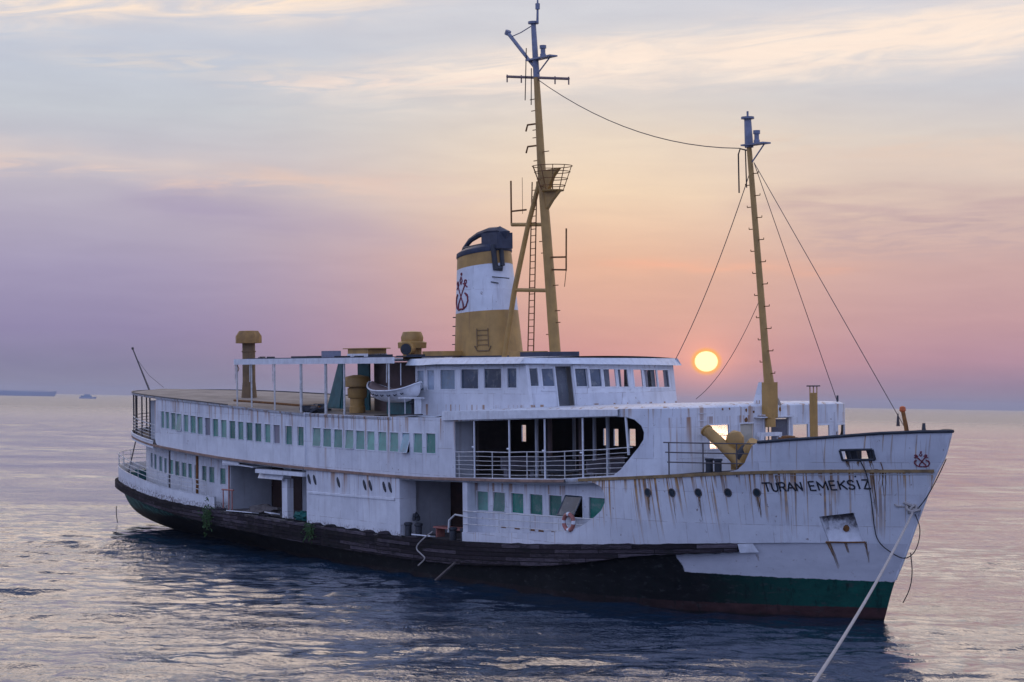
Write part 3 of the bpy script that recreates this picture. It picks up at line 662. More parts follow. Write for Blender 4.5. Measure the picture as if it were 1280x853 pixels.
slab('main_deck', lambda a: max(0.01, (hbf(a, 2.6) if a < 16 else BBEL(a)) - 0.12), lambda a: zbel(a) - 0.06, 0.1, [m_deckdark, m_dark, m_deckdark], list(np.linspace(3, 16, 14)) + aft_list(17, 70.6))
slab('upper_deck', lambda a: max(0.01, hbf(a, zup(a)) - 0.06 if a < 9.5 else BUP(a) - 0.06), lambda a: zup(a) - 0.005, 0.16, [m_deckdark, m_innerpale, m_whitec], list(np.linspace(-2.9, 9.4, 18)) + list(np.linspace(9.6, 36, 24)) + aft_list(37, 67.45), camber=0.08)

def front_plan(a):            # half breadth of the saloon top forward of a=9.3
    if a >= 9.3: return 6.28
    t = math.acos(min(1, max(-1, 1 - (a - 7.0) / 2.3))); return 4.1 + 2.18 * math.sin(t)
# bridge deck over the saloon: rounded edge and a crown
mb = MB(); rows = []
AL = [7.0 + 2.3 * (1 - math.cos(t)) for t in np.linspace(0.0, math.pi / 2, 14)] + list(np.linspace(9.6, 28.2, 20))
for (ins, zz) in ((0.0, 8.93), (0.03, 9.0), (0.10, 9.07), (0.24, 9.12), (0.6, 9.15)):
    pass
tops = []
for i, a_ in enumerate(AL):
    s_ = front_plan(a_); zt = 8.90 if a_ < 9 else lerp(a_, [9, 22, 24, 28.3], [8.90, 8.64, 8.30, 8.26]); rise = 0.10 * lerp(a_, [7, 9, 20, 22], [1, 1, 0.6, 0.1])
    ramp_ = lerp(a_, [7.0, 7.05, 7.3, 7.8], [0.0, 0.35, 0.8, 1.0])
    row = []
    for k in np.linspace(-1, 1, 33):
        d = (1 - abs(k)) * s_; e = min(1, d / 0.3); hgt = rise * math.sqrt(max(0, 1 - (1 - e) ** 2)) * ramp_
        row.append((a_, s_ * k, zt + hgt + 0.1 * (1 - k * k) * ramp_))
    tops.append(row)
mb.grid(tops, 0, True, flip=True)
mb.grid([[(p[0], p[1] * 0.995, p[2] * 0 + (8.78 if p[0] < 20 else lerp(p[0], [20, 24], [8.55, 8.2])) - 0.14) for p in r] for r in tops], 1, False)
P('bridge_deck', mb, [m_white, m_inner])

# ================================================================== UPPER DECK WALL (wraps the front)
ZT = lambda a: lerp(a, [7, 9, 14, 21.5, 22.2, 23.6, 27, 37.2], [8.93, 8.93, 8.84, 8.66, 8.6, 8.30, 8.24, 8.30])
UMAX = Us(37.12)
ol = []
for U in list(np.linspace(-UMAX, UMAX, 60)):
    a_ = wrap2(U)[0]; ol.append((U, (zup(a_) if a_ > 9.3 else lerp(a_, [7, 9.3], [6.2, zup(9.3)])) - 0.06))
for U in list(np.linspace(UMAX, -UMAX, 60)): ol.append((U, ZT(wrap2(U)[0])))
BIG = [(Us(22.5), 8.12), (Us(14), 8.42), (Us(9.9), 8.56), (Us(9.2), 8.57), (Us(8.7), 8.46), (Us(8.35), 8.2), (Us(8.22), 7.9), (Us(8.25), 7.6), (Us(8.5), 7.25), (Us(9.0), 6.75), (Us(9.6), 6.25), (Us(10.1), 5.98), (Us(14), 5.66), (Us(22.5), 5.37)]
BIGP = [(-u_, v_) for u_, v_ in BIG]
gB = [(36.24, 35.39), (35.13, 34.29), (33.99, 33.13), (32.80, 31.98), (31.74, 30.89), (30.62, 29.89), (29.52, 28.74), (28.39, 27.60), (27.22, 26.55), (26.18, 25.38), (25.01, 24.18)]
wB = [(Us(b_), Us(a_), zup((a_ + b_) / 2) + 1.24, zup((a_ + b_) / 2) + 2.22) for a_, b_ in gB]
FRONT = [(2.27, 3.38, 7.14, 8.16), (0.77, 1.58, 7.1, 8.17), (-1.29, 0.13, 6.28, 8.37), (-2.56, -1.63, 7.05, 8.05), (-3.93, -3.1, 7.05, 7.97)]
PORTSLOT = [(-Us(34.02), -Us(33.6), 6.42, 7.36), (-Us(26.5), -Us(25.95), 6.41, 7.32), (-Us(25.6), -Us(25.2), 6.41, 7.32), (-Us(24.3), -Us(23.75), 6.45, 7.35)]
cornP = rect(-(4.1 + 1.25), -(4.1 + 0.45), 7.0, 7.95)
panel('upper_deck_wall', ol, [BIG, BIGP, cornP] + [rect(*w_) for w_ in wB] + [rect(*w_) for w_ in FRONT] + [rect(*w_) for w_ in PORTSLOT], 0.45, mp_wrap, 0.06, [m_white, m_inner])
tiltB = [.09, .05, .07, .10, .06, .05, .05, .07, .26, .05, .02]
kB = [2, 0, 0, 2, 0, 0, 0, 0, 'b', 0, 1]
for w_, t_, k in zip(wB, tiltB, kB): window(mp_wrap, *w_, m_glblue if k == 'b' else m_gl[k], tilt=t_ + 0.03, fw=0.04)
for i, w_ in enumerate(FRONT):
    if i == 2: continue
    window(mp_wrap, *w_, m_curtain, fw=0.06, pane=(i == 1))
window(mp_wrap, cornP[0][0], cornP[1][0], 7.0, 7.95, m_curtain, fw=0.06, pane=False)
for w_ in PORTSLOT: window(mp_wrap, *w_, m_curtain, fw=0.05, pane=False)
# front door: frame, canopy, a half closed leaf
mb = MB(); mb.box((6.90, -1.36, 6.2), (7.04, -1.29, 8.42)); mb.box((6.90, 0.13, 6.2), (7.04, 0.20, 8.42)); mb.box((6.62, -1.55, 8.42), (7.03, 0.75, 8.47))
dr = P('door', mb, m_whitec)
q = MB(); R_ = Matrix.Rotation(math.radians(-25), 3, 'Z'); q.box((7.0, -1.27, 6.3), (7.05, -0.55, 8.32), 0, R_, (7.02, -1.27, 7)); q.tube([(7.0, -0.16, 6.3), (7.0, -0.12, 8.36)], 0.03, 6)
P('door_leaf', q, m_glgrey, dr)
# white carrier frame and ladder rungs on the front
q = MB()
for pz in ((6.75, 1.0, 7.75), (6.75, 1.0, 6.4)): pass
q.box((6.2, -0.2, 7.62), (6.5, 1.05, 7.78)); q.box((6.2, -0.2, 6.3), (6.35, -0.02, 7.62), 0, Matrix.Rotation(math.radians(8), 3, 'X'), (6.2, -0.2, 7.6)); q.box((6.2, 0.9, 6.3), (6.35, 1.05, 7.62))
P('gear_rack', q, m_whitec)
for z_ in np.linspace(6.5, 8.7, 8): P('ladder_rung', MB().tube([mp_wrap(3.62, z_, 0.01), mp_wrap(3.62, z_, 0.08), mp_wrap(4.0, z_, 0.08), mp_wrap(4.0, z_, 0.01)], 0.014, 5), m_whitec)
# rust holes near the top of the front plate
for (u_, v_, r_) in ((1.2, 8.78, .09), (0.75, 8.7, .07), (1.22, 8.36, .12), (2.6, 8.85, .06), (2.2, 8.86, .05), (-0.85, 8.78, .1), (-4.5, 7.6, .10)):
    c_ = Vector(mp_wrap(u_, v_, 0.006)); vs = [mp_wrap(u_ + r_ * math.cos(t) * random.uniform(.6, 1.2), v_ + r_ * math.sin(t) * random.uniform(.6, 1.3), 0.008) for t in np.linspace(0, 6.28, 9)[:-1]]
    q = MB(); q.add(vs, [tuple(range(8)), tuple(range(8))[::-1]]); P('rust_patch', q, m_rusty)

# aft upper wall, both sides
gA = [(56.14, 55.48), (55.29, 54.59), (54.32, 53.52), (53.39, 52.62), (52.29, 51.56), (51.28, 50.46), (50.23, 49.48), (49.17, 48.45), (48.13, 47.39), (47.04, 46.32), (45.96, 45.22), (44.90, 44.22), (43.89, 43.13), (42.84, 42.09), (41.71, 41.03), (40.69, 39.96), (39.33, 38.58), (37.99, 37.29)]
AEND = 57.35
for sg in (1, -1):
    f = mp_plan(BUP, sg, -0.04)
    lo = [(a_, zup(a_) - 0.05) for a_ in np.linspace(37.0, AEND - 0.75, 34)] + [(AEND - 0.5, zup(57) + 0.0), (AEND - 0.18, zup(57) + 0.16), (AEND, zup(57) + 0.5)]
    hi = [(AEND, zrf(AEND) - 0.5), (AEND - 0.12, zrf(57) - 0.33), (AEND - 0.3, zrf(57) - 0.27), (AEND - 0.3, zrf(57) - 0.05)] + [(a_, zrf(a_) - 0.05) for a_ in np.linspace(AEND - 0.5, 37.0, 34)]
    wA = [(b_, a_, zup((a_ + b_) / 2) + 1.19, zup((a_ + b_) / 2) + 2.22) for a_, b_ in gA] if sg > 0 else []
    panel('upper_deck_wall', lo + hi, [rect(*w_) for w_ in wA], 0.5, f, 0.06, [m_white, m_inner])
    for i, w_ in enumerate(wA):
        gm = m_gl[(0, 0, 0, 2, 0, 1, 0, 0, 1, 0, 1, 0, 1, 1, 0, 0, 1, 1)[i]]
        if i == 15 or i == 7: gm = m_glgrey
        window(f, *w_, gm, tilt=(0.16 if i == 3 else 0.0), fw=0.03)
q = MB(); q.box((37.0, 5.9, 5.25), (37.14, 6.36, 8.34)); P('seam_post', q, m_white)
# aft roof deck
slab('roof_deck', lambda a: max(0.01, BUP(a) + 0.03), lambda a: zrf(a), 0.12, [m_deck, m_innerpale, m_white], list(np.linspace(28.3, 36.5, 10)) + aft_list(37, 67.5), camber=0.12)
q = MB(); pts = []
AR = aft_list(28.6, 67.5)
rim = [(a_, BUP(a_), zrf(a_) + 0.03) for a_ in AR if a_ > 46] ; rim = rim + [(p[0], -p[1], p[2]) for p in rim[::-1]]
q.tube(rim, 0.045, 6); q.tube([(a_, -BUP(a_), zrf(a_) + 0.03) for a_ in np.linspace(46, 28.6, 12)], 0.045, 6)
P('roof_rim', q, m_dark)
q = MB(); rim = [(a_, BUP(a_) + 0.06, zup(a_) - 0.02) for a_ in AR if a_ > 56.5]; rim += [(p[0], -p[1], p[2]) for p in rim[::-1]]
g_ = [[(p[0], p[1], p[2] + 0.24), (p[0], p[1], p[2] - 0.2)] for p in rim]; q.grid(g_, 0, True); q.tube([(p[0], p[1], p[2] + 0.26) for p in rim], 0.05, 6)
P('balcony_coaming', q, m_whitec)
# balcony posts and rails
post_a = [58.6, 60.6, 62.7, 64.6, 66.2, 67.2]
for a_ in post_a:
    for sg in (1, -1): P('balcony_post', MB().tube([(a_, sg * (BUP(a_) - 0.12), zup(a_)), (a_, sg * (BUP(a_) - 0.12), zrf(a_) - 0.1)], 0.055, 6), m_railrust)
q = MB()
RA = [a_ for a_ in AR if a_ > 57.2]
for h in (0.42, 0.62, 0.82, 1.02, 1.25):
    l_ = [(a_, BUP(a_) - 0.12, zup(a_) + h) for a_ in RA]; q.tube(l_ + [(p[0], -p[1], p[2]) for p in l_[::-1]], 0.022 if h < 1.2 else 0.035, 5)
P('balcony_railing', q, m_rail)
# deckhouse seen through the balcony
q = MB(); q.box((57.6, -4.0, 5.9), (61.1, 4.0, 8.7)); P('aft_cabin', q, m_innerpale)

# ================================================================== MAIN DECK: walls between belt and upper deck
fmid = mp_plan(lambda a: 6.26 if a < 43 else BUP(a) - 0.04, 1); fmidp = mp_plan(lambda a: 6.26 if a < 43 else BUP(a) - 0.04, -1)
mid = [(a_, zbel(a_) - 0.02) for a_ in np.linspace(27.95, 37.05, 12)] + [(a_, zup(a_) - 0.08) for a_ in np.linspace(37.05, 27.95, 12)]
panel('main_deck_wall', mid, [], 0.5, fmid, 0.06, [m_white, m_inner])
panel('main_deck_wall', [(a_, zbel(a_) - 0.02) for a_ in np.linspace(21.95, 47.6, 20)] + [(a_, zup(a_) - 0.08) for a_ in np.linspace(47.6, 21.95, 20)], [], 0.9, fmidp, 0.06, [m_white, m_inner])
q = MB(); q.grid([[fmid(a_, z_ + 0.05, 0.0), fmid(a_, z_ + 0.05, 0.05), fmid(a_, z_ - 0.05, 0.05), fmid(a_, z_ - 0.05, 0.0)] for a_ in np.linspace(28.05, 36.9, 10) for z_ in (3.94 - (a_ - 36.9) * 0.008,)], 0, False); P('moulding', q, m_whitec)
# dark fairlead eyes on the mid wall
for x_ in (36.75, 35.95, 33.3, 29.75 + 0.55, 29.55, 28.95 + 0.55 - 0.6, 28.2 + 0.05):
    pass
for a_ in (36.75, 36.15, 33.65, 30.98, 30.42, 29.05, 28.5):
    e = MB(); cz = zup(a_) - 0.62
    vs = [fmid(a_ + 0.10 * math.cos(t) + 0.10 * math.sin(t), cz + 0.24 * math.sin(t), 0.012 + 0.03) for t in np.linspace(0, 6.283, 13)[:-1]]
    vs2 = [fmid(a_ + 0.13 * math.cos(t) + 0.12 * math.sin(t), cz + 0.29 * math.sin(t), 0.0) for t in np.linspace(0, 6.283, 13)[:-1]]
    e.add(vs + vs2, [tuple(range(12)), tuple(range(12))[::-1]] + [(i, (i + 1) % 12, 12 + (i + 1) % 12, 12 + i) for i in range(12)])
    P('fairlead', e, m_dark)
# jambs
q = MB(); q.box((27.55, 5.3, 2.1), (27.97, 6.30, 5.1)); P('jamb', q, m_white)
q = MB(); q.box((36.98, 4.6, 2.15), (37.1, 6.22, 5.1)); P('jamb', q, m_white)
q = MB(); q.box((21.55, 4.3, 2.15), (21.95, 6.24, 5.15)); P('jamb', q, m_white)
# --- forward walkway wall with seven windows
fw = mp_plan(lambda a: 5.68, 1)
gM = [(20.57, 20.13), ]
wM = [(20.05, 20.62), (19.12, 19.62 + 0.05), (18.1, 18.68), (17.1, 17.72), (16.1, 16.74), (13.98, 15.06), (12.02, 12.7)]
px_edges = [(596, 610), (616.5, 631), (639, 654), (662, 678), (686, 702), (707, 728), (736, 757)]
a_of = lambda x_: lerp(x_, [581, 596, 610, 616.5, 631, 639, 654, 662, 678, 686, 702, 736, 756], [22.55, 21.52, 20.57, 20.13, 19.17, 18.65, 17.68, 17.17, 16.17, 15.67, 14.69, 12.66, 11.5])
wM = [(a_of(q2), a_of(p2), 3.80 + 0.012 * (21 - a_of(p2)), 4.72 + 0.016 * (21 - a_of(p2))) for p2, q2 in px_edges]
panel('walkway_wall', [(10.2, 2.9), (10.2, 5.72), (14, 5.5), (21.9, 5.2), (21.9, 2.2)], [rect(*w_) for w_ in wM], 0.5, fw, 0.06, [m_white, m_inner])
for i, w_ in enumerate(wM):
    if i == 5:
        ww = window(fw, *w_, m_glnight, tilt=0.0, pane=False, fw=0.06)
        q = MB(); z0, z1 = w_[2] - 0.02, w_[3] + 0.02
        pts = [fw(w_[0] + 0.02, z1, 0.02), fw(w_[1], z1, 0.02), fw(w_[1] + 0.12, z0 + 0.12, 0.42), fw(w_[0] + 0.14, z0 + 0.12, 0.42)]
        for k in range(4): q.tube([pts[k], pts[(k + 1) % 4]], 0.035, 6, 1)
        q.add(pts, [(0, 1, 2, 3), (3, 2, 1, 0)], 0); P('pane', q, [m_glnight, m_whitec], ww)
    else: window(fw, *w_, m_gl[2] if i == 0 else (m_gl[1] if i == 1 else m_gldeep), tilt=(0.12 if i == 1 else 0.0), fw=0.03)
# low bulwark inside the walkway, sloping foot plate and slots
q = MB(); q.grid([[(a_, 5.70, zbel(a_) + 0.46), (a_, 5.76, zbel(a_) + 0.45), (a_, 6.28, zbel(a_) + 0.03)] for a_ in np.linspace(13.6, 21.9, 10)], 0, False); P('foot_plate', q, m_white)
for a_ in (19.3, 18.2, 17.0, 16.3, 15.3): P('scupper_slot', MB().box((a_ - 0.2, 5.69, 3.05), (a_ + 0.2, 5.70, 3.13)), m_rusty)
q = MB()
for z_, r_ in ((3.75, .028), (3.45, .02), (3.12, .02)): q.tube([(a_, 6.26, z_ + 0.02 * (21.8 - a_)) for a_ in np.linspace(21.9, 11.2 + (3.75 - z_) * 2.2, 12)], r_, 5)
for a_ in (18.9, 16.4, 14.2): q.tube([(a_, 6.26, zbel(a_) + 0.4), (a_, 6.26, 3.8)], 0.022, 5)
P('walkway_railing', q, m_rail)
# --- gangway bays: floors, back walls, doors
q = MB(); q.box((28.0, 1.9, 2.1), (47.4, 1.98, 5.3)); q.box((22.0, 1.9, 2.1), (28.0, 1.98, 5.3)); P('inner_wall', q, m_inner)
# forward bay, 22..27.9: white end wall, dark passage door
q = MB(); q.box((27.98, 2.85, 2.1), (28.06, 6.2, 5.15)); P('bay_wall', q, m_innerpale)
q = MB(); q.box((25.2, 2.75, 2.15), (27.9, 2.85, 5.2)); P('doorway', q, m_wooddoor)
q = MB(); q.box((21.96, 2.3, 2.15), (22.04, 4.3, 5.2)); P('bay_wall', q, m_inner)
# after bay, 37.1..47.6
q = MB(); q.box((47.55, 2.6, 2.2), (47.63, 5.35, 5.5)); P('bay_wall', q, m_innerpale)
q = MB(); q.box((46.1, 2.55, 2.3), (47.4, 2.63, 4.95)); P('doorway', q, m_wooddoor)
q = MB(); q.box((43.9, 2.55, 2.3), (45.1, 2.63, 4.95)); P('doorway', q, m_wooddoor)
q = MB(); q.box((45.1, 2.5, 2.2), (46.1, 2.58, 5.4)); P('bay_wall', q, m_innerpale)
q = MB(); q.box((42.8, 2.5, 2.2), (43.9, 2.58, 5.4)); P('bay_wall', q, m_innerpale)
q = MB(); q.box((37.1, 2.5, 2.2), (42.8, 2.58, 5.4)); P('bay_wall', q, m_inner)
q = MB(); q.box((39.75, 5.55, 2.1), (40.35, 5.95, 4.55)); P('pillar', q, m_white)
q = MB(); q.tube([(37.7, 5.8, 2.2), (37.7, 5.8, 5.1)], 0.07, 8); P('post', q, m_rail)
# canopy flap over the bay
q = MB(); q.box((37.2, 5.85, 4.80), (42.6, 6.42, 5.02)); q.box((39.9, 6.0, 4.45), (42.7, 6.06, 4.82), 0, Matrix.Rotation(math.radians(24), 3, 'X'), (41, 6.03, 4.8)); P('bay_canopy', q, m_whitec)
q = MB(); q.box((43.2, 5.2, 5.16), (46.9, 6.25, 5.22), 0, Matrix.Rotation(math.radians(-2), 3, 'Y'), (46, 6, 5.2)); q.box((45.0, 6.12, 5.1), (47.0, 6.2, 5.42)); P('sagging_plate', q, m_whitec)
# bollards
for (a_, s_) in ((27.15, 6.05), (26.35, 5.95), (23.1, 6.05), (22.2, 6.0)):
    q = MB(); q.lathe((a_, s_, 2.1), [(.17, 0), (.17, .6), (.19, .62), (.22, .66), (.22, .74), (.15, .78)], 12); P('bollard', q, m_dark)
q = MB(); q.tube([(22.0, 5.9, 3.45), (22.9, 6.05, 3.5), (23.35, 6.1, 3.2), (23.35, 6.15, 2.6)], 0.05, 8); P('hand_rail', q, m_rail)
q = MB(); q.box((23.4, 4.6, 2.62), (26.0, 5.3, 2.7)); q.box((23.5, 4.7, 2.15), (23.6, 5.2, 2.62)); q.box((25.8, 4.7, 2.15), (25.9, 5.2, 2.62)); P('bench', q, m_pink)
# red ladder frame at the after bay
q = MB()
for a_ in (47.3, 46.2): q.tube([(a_, 6.0, 2.3), (a_, 6.0, 3.6)], 0.04, 6)
q.tube([(47.45, 6.0, 3.6), (46.0, 6.0, 3.62)], 0.05, 6); q.tube([(46.8, 5.9, 2.3), (46.75, 5.9, 5.2)], 0.045, 6)
P('gangway_frame', q, m_pink)
q = MB(); q.tube([(46.95, 5.75, 2.4), (46.95, 5.75, 5.25)], 0.05, 6); P('post', q, m_rail)

# --- aft house on the main deck with its windows
flow = mp_plan(BLOW, 1); flowp = mp_plan(BLOW, -1)
AH = [a_ for a_ in aft_list(47.6, 66.5)]
gL = [(61.5, 60.95), (60.48, 59.9), (59.25, 58.6), (58.12, 57.65), (57.06, 56.36), (56.02, 55.26), (54.9, 54.1), (53.8, 53.2), (52.77, 52.25), (51.66, 51.01), (50.65, 49.91), (49.12, 48.37)]
wL = [(b_, a_, zbel(a_) + 1.38, zbel(a_) + 2.32) for a_, b_ in gL]
ALs = list(np.linspace(47.6, 63.5, 30))
panel('aft_house_wall', [(a_, zbel(a_) - 0.05) for a_ in ALs] + [(a_, zup(a_) - 0.12) for a_ in ALs[::-1]], [rect(*w_) for w_ in wL], 0.5, flow, 0.06, [m_white, m_inner])
for i, w_ in enumerate(wL): window(flow, *w_, m_gl[(1, 1, 0, 1, 0, 1, 1, 1, 0, 1, 1, 1)[i]], fw=0.03)
q = MB(); rim = [(a_, BLOW(a_)) for a_ in AH if a_ > 63.4]; rim = rim + [(p[0], -p[1]) for p in rim[::-1]]
rim += [(a_, -BLOW(a_)) for a_ in np.linspace(63, 47.6, 12)]
q.grid([[(p[0], p[1], zbel(p[0]) - 0.05), (p[0], p[1], zup(p[0]) - 0.12)] for p in rim], 0, True); P('aft_house_wall', q, m_white)
q = MB(); q.tube([(51.15, 5.75, 2.45), (51.1, 5.75, 5.5)], 0.09, 8); P('post', q, m_rusty)
q = MB(); q.tube([(55.5, 5.45, 2.6), (55.45, 5.45, 5.65)], 0.06, 8); P('post', q, m_railrust)
q = MB(); q.tube([(66.8, 3.0, 3.4), (66.2, 2.6, 6.1)], 0.045, 6); P('post', q, m_railrust)
# stern bulwark and its rail
BB = lambda a: plan(a, 6.42, 43, 70.35, 2.3)
q = MB(); AS = aft_list(47.7, 70.3); zbw = lambda a: zbel(a) + lerp(a, [47.7, 52, 60, 70], [0.72, 0.78, 0.86, 0.95])
rim = [(a_, BB(a_)) for a_ in AS]; rim += [(p[0], -p[1]) for p in rim[::-1]]
q.grid([[(p[0], p[1], zbel(p[0]) - 0.02), (p[0], p[1], zbw(p[0]))] for p in rim], 0, True); q.grid([[(p[0] - 0.0, p[1] * 0.985, zbel(p[0]) - 0.02), (p[0], p[1] * 0.985, zbw(p[0]))] for p in rim], 0, True)
q.grid([[(p[0], p[1] * 1.004, zbw(p[0])), (p[0], p[1] * 0.98, zbw(p[0]))] for p in rim], 0, True)
P('stern_bulwark', q, m_white)
q = MB()
for h in (0.30, 0.58, 0.86): q.tube([(p[0], p[1] * 0.99, zbw(p[0]) + h) for p in rim if not (p[1] > 0 and p[0] < 49)], 0.024 if h < 0.8 else 0.03, 5)
for a_ in list(np.arange(49, 66, 1.9)) + [67, 68.4, 69.4, 70.1]:
    for sg in (1, -1): q.tube([(a_, sg * BB(a_) * 0.99, zbw(a_)), (a_, sg * BB(a_) * 0.99, zbw(a_) + 0.86)], 0.024, 5)
P('stern_railing', q, m_rail)
q = MB(); q.box((66.7, 0.2, 3.2), (68.2, 2.4, 3.7)); q.box((66.9, 0.6, 3.68), (67.8, 2.0, 3.85)); P('deck_locker', q, m_teal)

# ================================================================== SALOON INTERIOR (open side between a=8 and 22)
q = MB(); q.box((22.66, 5.1, 5.2), (22.76, 6.22, 8.4)); P('partition', q, m_innerpale)
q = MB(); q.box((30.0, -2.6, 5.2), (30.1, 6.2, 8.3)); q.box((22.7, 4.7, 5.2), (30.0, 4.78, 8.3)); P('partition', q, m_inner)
for a_, s_ in ((19.9, 2.4), (17.4, 2.4), (11.2, -2.4), (11.0, 2.4)):
    q = MB(); q.tube([(a_, s_, 5.4), (a_, s_, 8.5)], 0.12, 8); P('pillar', q, m_brownwall)
for a_, s_ in ((20.4, 0.5), (18.3, 4.4), (15.6, 3.0), (13.2, 1.0), (12.6, 4.6)):
    q = MB(); q.tube([(a_, s_, 5.3), (a_, s_, 8.5)], 0.09, 8); P('pillar', q, m_innerpale)
for a_, s_ in ((20.5, 3.6), (18.6, 3.4), (16.4, 4.2), (14.2, 3.2), (12.2, 3.4), (17.2, 0.5)):
    q = MB(); q.box((a_, s_ - 1.0, 5.75), (a_ + 0.5, s_ + 1.0, 5.85)); q.box((a_ + 0.45, s_ - 1.0, 5.85), (a_ + 0.52, s_ + 1.0, 6.35)); q.box((a_ + .1, s_ - .9, 5.3), (a_ + .4, s_ - .8, 5.75)); q.box((a_ + .1, s_ + .8, 5.3), (a_ + .4, s_ + .9, 5.75)); P('saloon_bench', q, m_glgrey)
# posts and rails of the big opening
q = MB()
for x_ in (592, 636, 681, 731): pass
for a_ in (20.9, 18.0, 15.2, 12.35): 
    q = MB(); q.tube([(a_, 6.24, zup(a_)), (a_, 6.24, 8.62 - (a_ - 9) * 0.035)], 0.048, 8); q.tube([(a_, 6.24, 6.9), (a_ + 0.18, 6.24, 6.9)], 0.05, 6); P('opening_post', q, m_whitec)
q = MB(); q.tube([(9.15, 6.2, 6.9), (9.3, 6.22, 8.56)], 0.06, 8); P('opening_post', q, m_whitec)
q = MB()
for k, h in enumerate((0.24, 0.47, 0.68, 0.89, 1.10, 1.32)):
    l_ = [(a_, 6.25, zup(a_) + h + 0.012 * math.sin(a_ * 1.7 + k)) for a_ in np.linspace(22.75, 9.95 - h * 0.85, 22)]; q.tube(l_, 0.015 if h < 1.3 else 0.024, 5)
for a_ in (22.7, 22.2, 19.4, 16.6, 13.7, 10.6): q.tube([(a_, 6.25, zup(a_)), (a_, 6.25, zup(a_) + 1.33)], 0.03, 5)
P('saloon_railing', q, m_rail)
# beam band above the opening
q = MB(); q.grid([[(a_, 6.31, lerp(a_, [8.9, 14, 21.7, 23.4], [8.92, 8.84, 8.66, 8.60])), (a_, 6.44, lerp(a_, [8.9, 14, 21.7, 23.4], [8.90, 8.82, 8.64, 8.58])), (a_, 6.44, lerp(a_, [8.9, 14, 21.7, 23.4], [8.64, 8.46, 8.22, 8.16])), (a_, 6.31, lerp(a_, [8.9, 14, 21.7, 23.4], [8.62, 8.44, 8.20, 8.14]))] for a_ in np.linspace(9.6, 23.4, 16)], 0, False)
P('beam_fascia', q, m_whitec)

# ================================================================== FOREDECK
def stan(L, m, r): return
q = MB()
for z_, a0 in ((7.50, 7.1), (7.08, 7.0), (6.66, 6.9)):
    q.tube([(a_, hbf(a_, 6.3) - 0.05 if a_ < 6.4 else hbf(a_, 6.3) - 0.02, z_) for a_ in np.linspace(a0, 2.95, 10)], 0.028, 5)
for a_ in (6.85, 5.2, 3.75): q.tube([(a_, hbf(a_, 6.3) - 0.05, 6.1), (a_, hbf(a_, 6.3) - 0.05, 7.52)], 0.035, 5)
P('foredeck_railing', q, m_railrust)
for a_ in (5.5, 4.95):
    q = MB(); q.lathe((a_, 4.75, 6.1), [(.16, 0), (.16, .62), (.2, .64), (.2, .72)], 12); P('bollard', q, m_dark)
# hose-like ochre ventilators lying in the side deck
q = MB(); q.tube([(6.5, 4.0, 7.97), (5.6, 3.98, 7.42), (4.75, 3.95, 6.85), (4.4, 3.9, 6.5)], [0.24, 0.25, 0.27, 0.28], 16); q.tube([(6.47, 4.0, 7.95), (6.53, 4.0, 7.99)], 0.28, 16)
P('ventilator', q, m_yellow)
q = MB(); q.tube([(5.1, 3.55, 6.3), (5.1, 3.55, 7.0), (5.12, 3.56, 7.35), (5.15, 3.58, 7.65), (5.2, 3.6, 7.86), (5.24, 3.6, 7.97)], [0.25, 0.26, 0.36, 0.40, 0.30, 0.08], 16)
P('ventilator', q, m_yellow)
q = MB(); q.tube([(4.55, 3.75, 6.5), (4.2, 3.7, 6.95), (3.75, 3.6, 7.4)], [0.34, 0.38, 0.42], 16); P('ventilator', q, m_yellow)
q = MB(); q.tube([(4.6, 3.8, 6.75), (4.15, 3.8, 7.2)], [0.34, 0.3], 12); P('vent_mouth', q, m_dark)
q = MB(); q.lathe((2.9, 2.6, 7.55), [(.05, 0), (.3, .02), (.3, .22), (.05, .25)], 10); q.tube([(2.9, 2.6, 6.3), (2.9, 2.6, 7.6)], 0.1, 8); q.box((2.6, 2.3, 7.5), (3.2, 2.9, 7.72)); P('windlass', q, m_rusty)
q = MB(); q.tube([(4.0, 0, 6.4), (4.0, 0, 9.55)], 0.18, 12); [q.tube([(4.0 + .15 * math.cos(t), .15 * math.sin(t), 9.5), (4.0 + .15 * math.cos(t), .15 * math.sin(t), 9.83)], 0.025, 5) for t in (.8, 2.37, 3.94, 5.5)]; P('vent_pipe', q, m_yellow)
q = MB(); q.box((3.8, -0.22, 9.82), (4.2, 0.22, 9.87)); P('vent_lid', q, m_dark)
q = MB(); q.tube([(-1.5, 0.0, 7.5), (-1.42, 0.05, 8.2), (-1.3, 0.1, 8.85)], [0.1, 0.09, 0.08], 8); q.lathe((-1.29, 0.1, 8.8), [(.10, 0), (.14, .06), (.12, .2), (.04, .24)], 10, 1); P('light_post', q, [m_rusty, m_orange])
q = MB(); q.tube([(-2.35, 0, 7.6), (-2.35, 0, 8.35)], [0.13, 0.06], 8); q.box((-2.55, -0.2, 8.0), (-2.15, 0.2, 8.07)); P('fairlead_post', q, m_dark)
# portholes of the fore body
for (a_, z_) in ((8.1, 5.3), (6.84, 5.34), (5.59, 5.38), (4.30, 5.42), (3.14, 5.45)):
    nn, ta, tb = normal_at(mf, a_, z_); c_ = Vector(mf(a_, z_, 0)); tb = nn.cross(ta).normalized()
    if tb.z < 0: tb = -tb
    ring_ = lambda r_, d_: [c_ + ta * r_ * math.cos(t) + tb * r_ * 1.15 * math.sin(t) + nn * d_ for t in np.linspace(0, 2 * math.pi, 17)[:-1]]
    q = MB(); q.tube(ring_(0.155, 0.015), 0.026, 6, 0, closed=True); w_ = P('porthole', q, m_railrust)
    q = MB(); q.add(ring_(0.15, 0.012), [tuple(range(16)), tuple(range(16))[::-1]]); P('pane', q, m_rubber, w_)

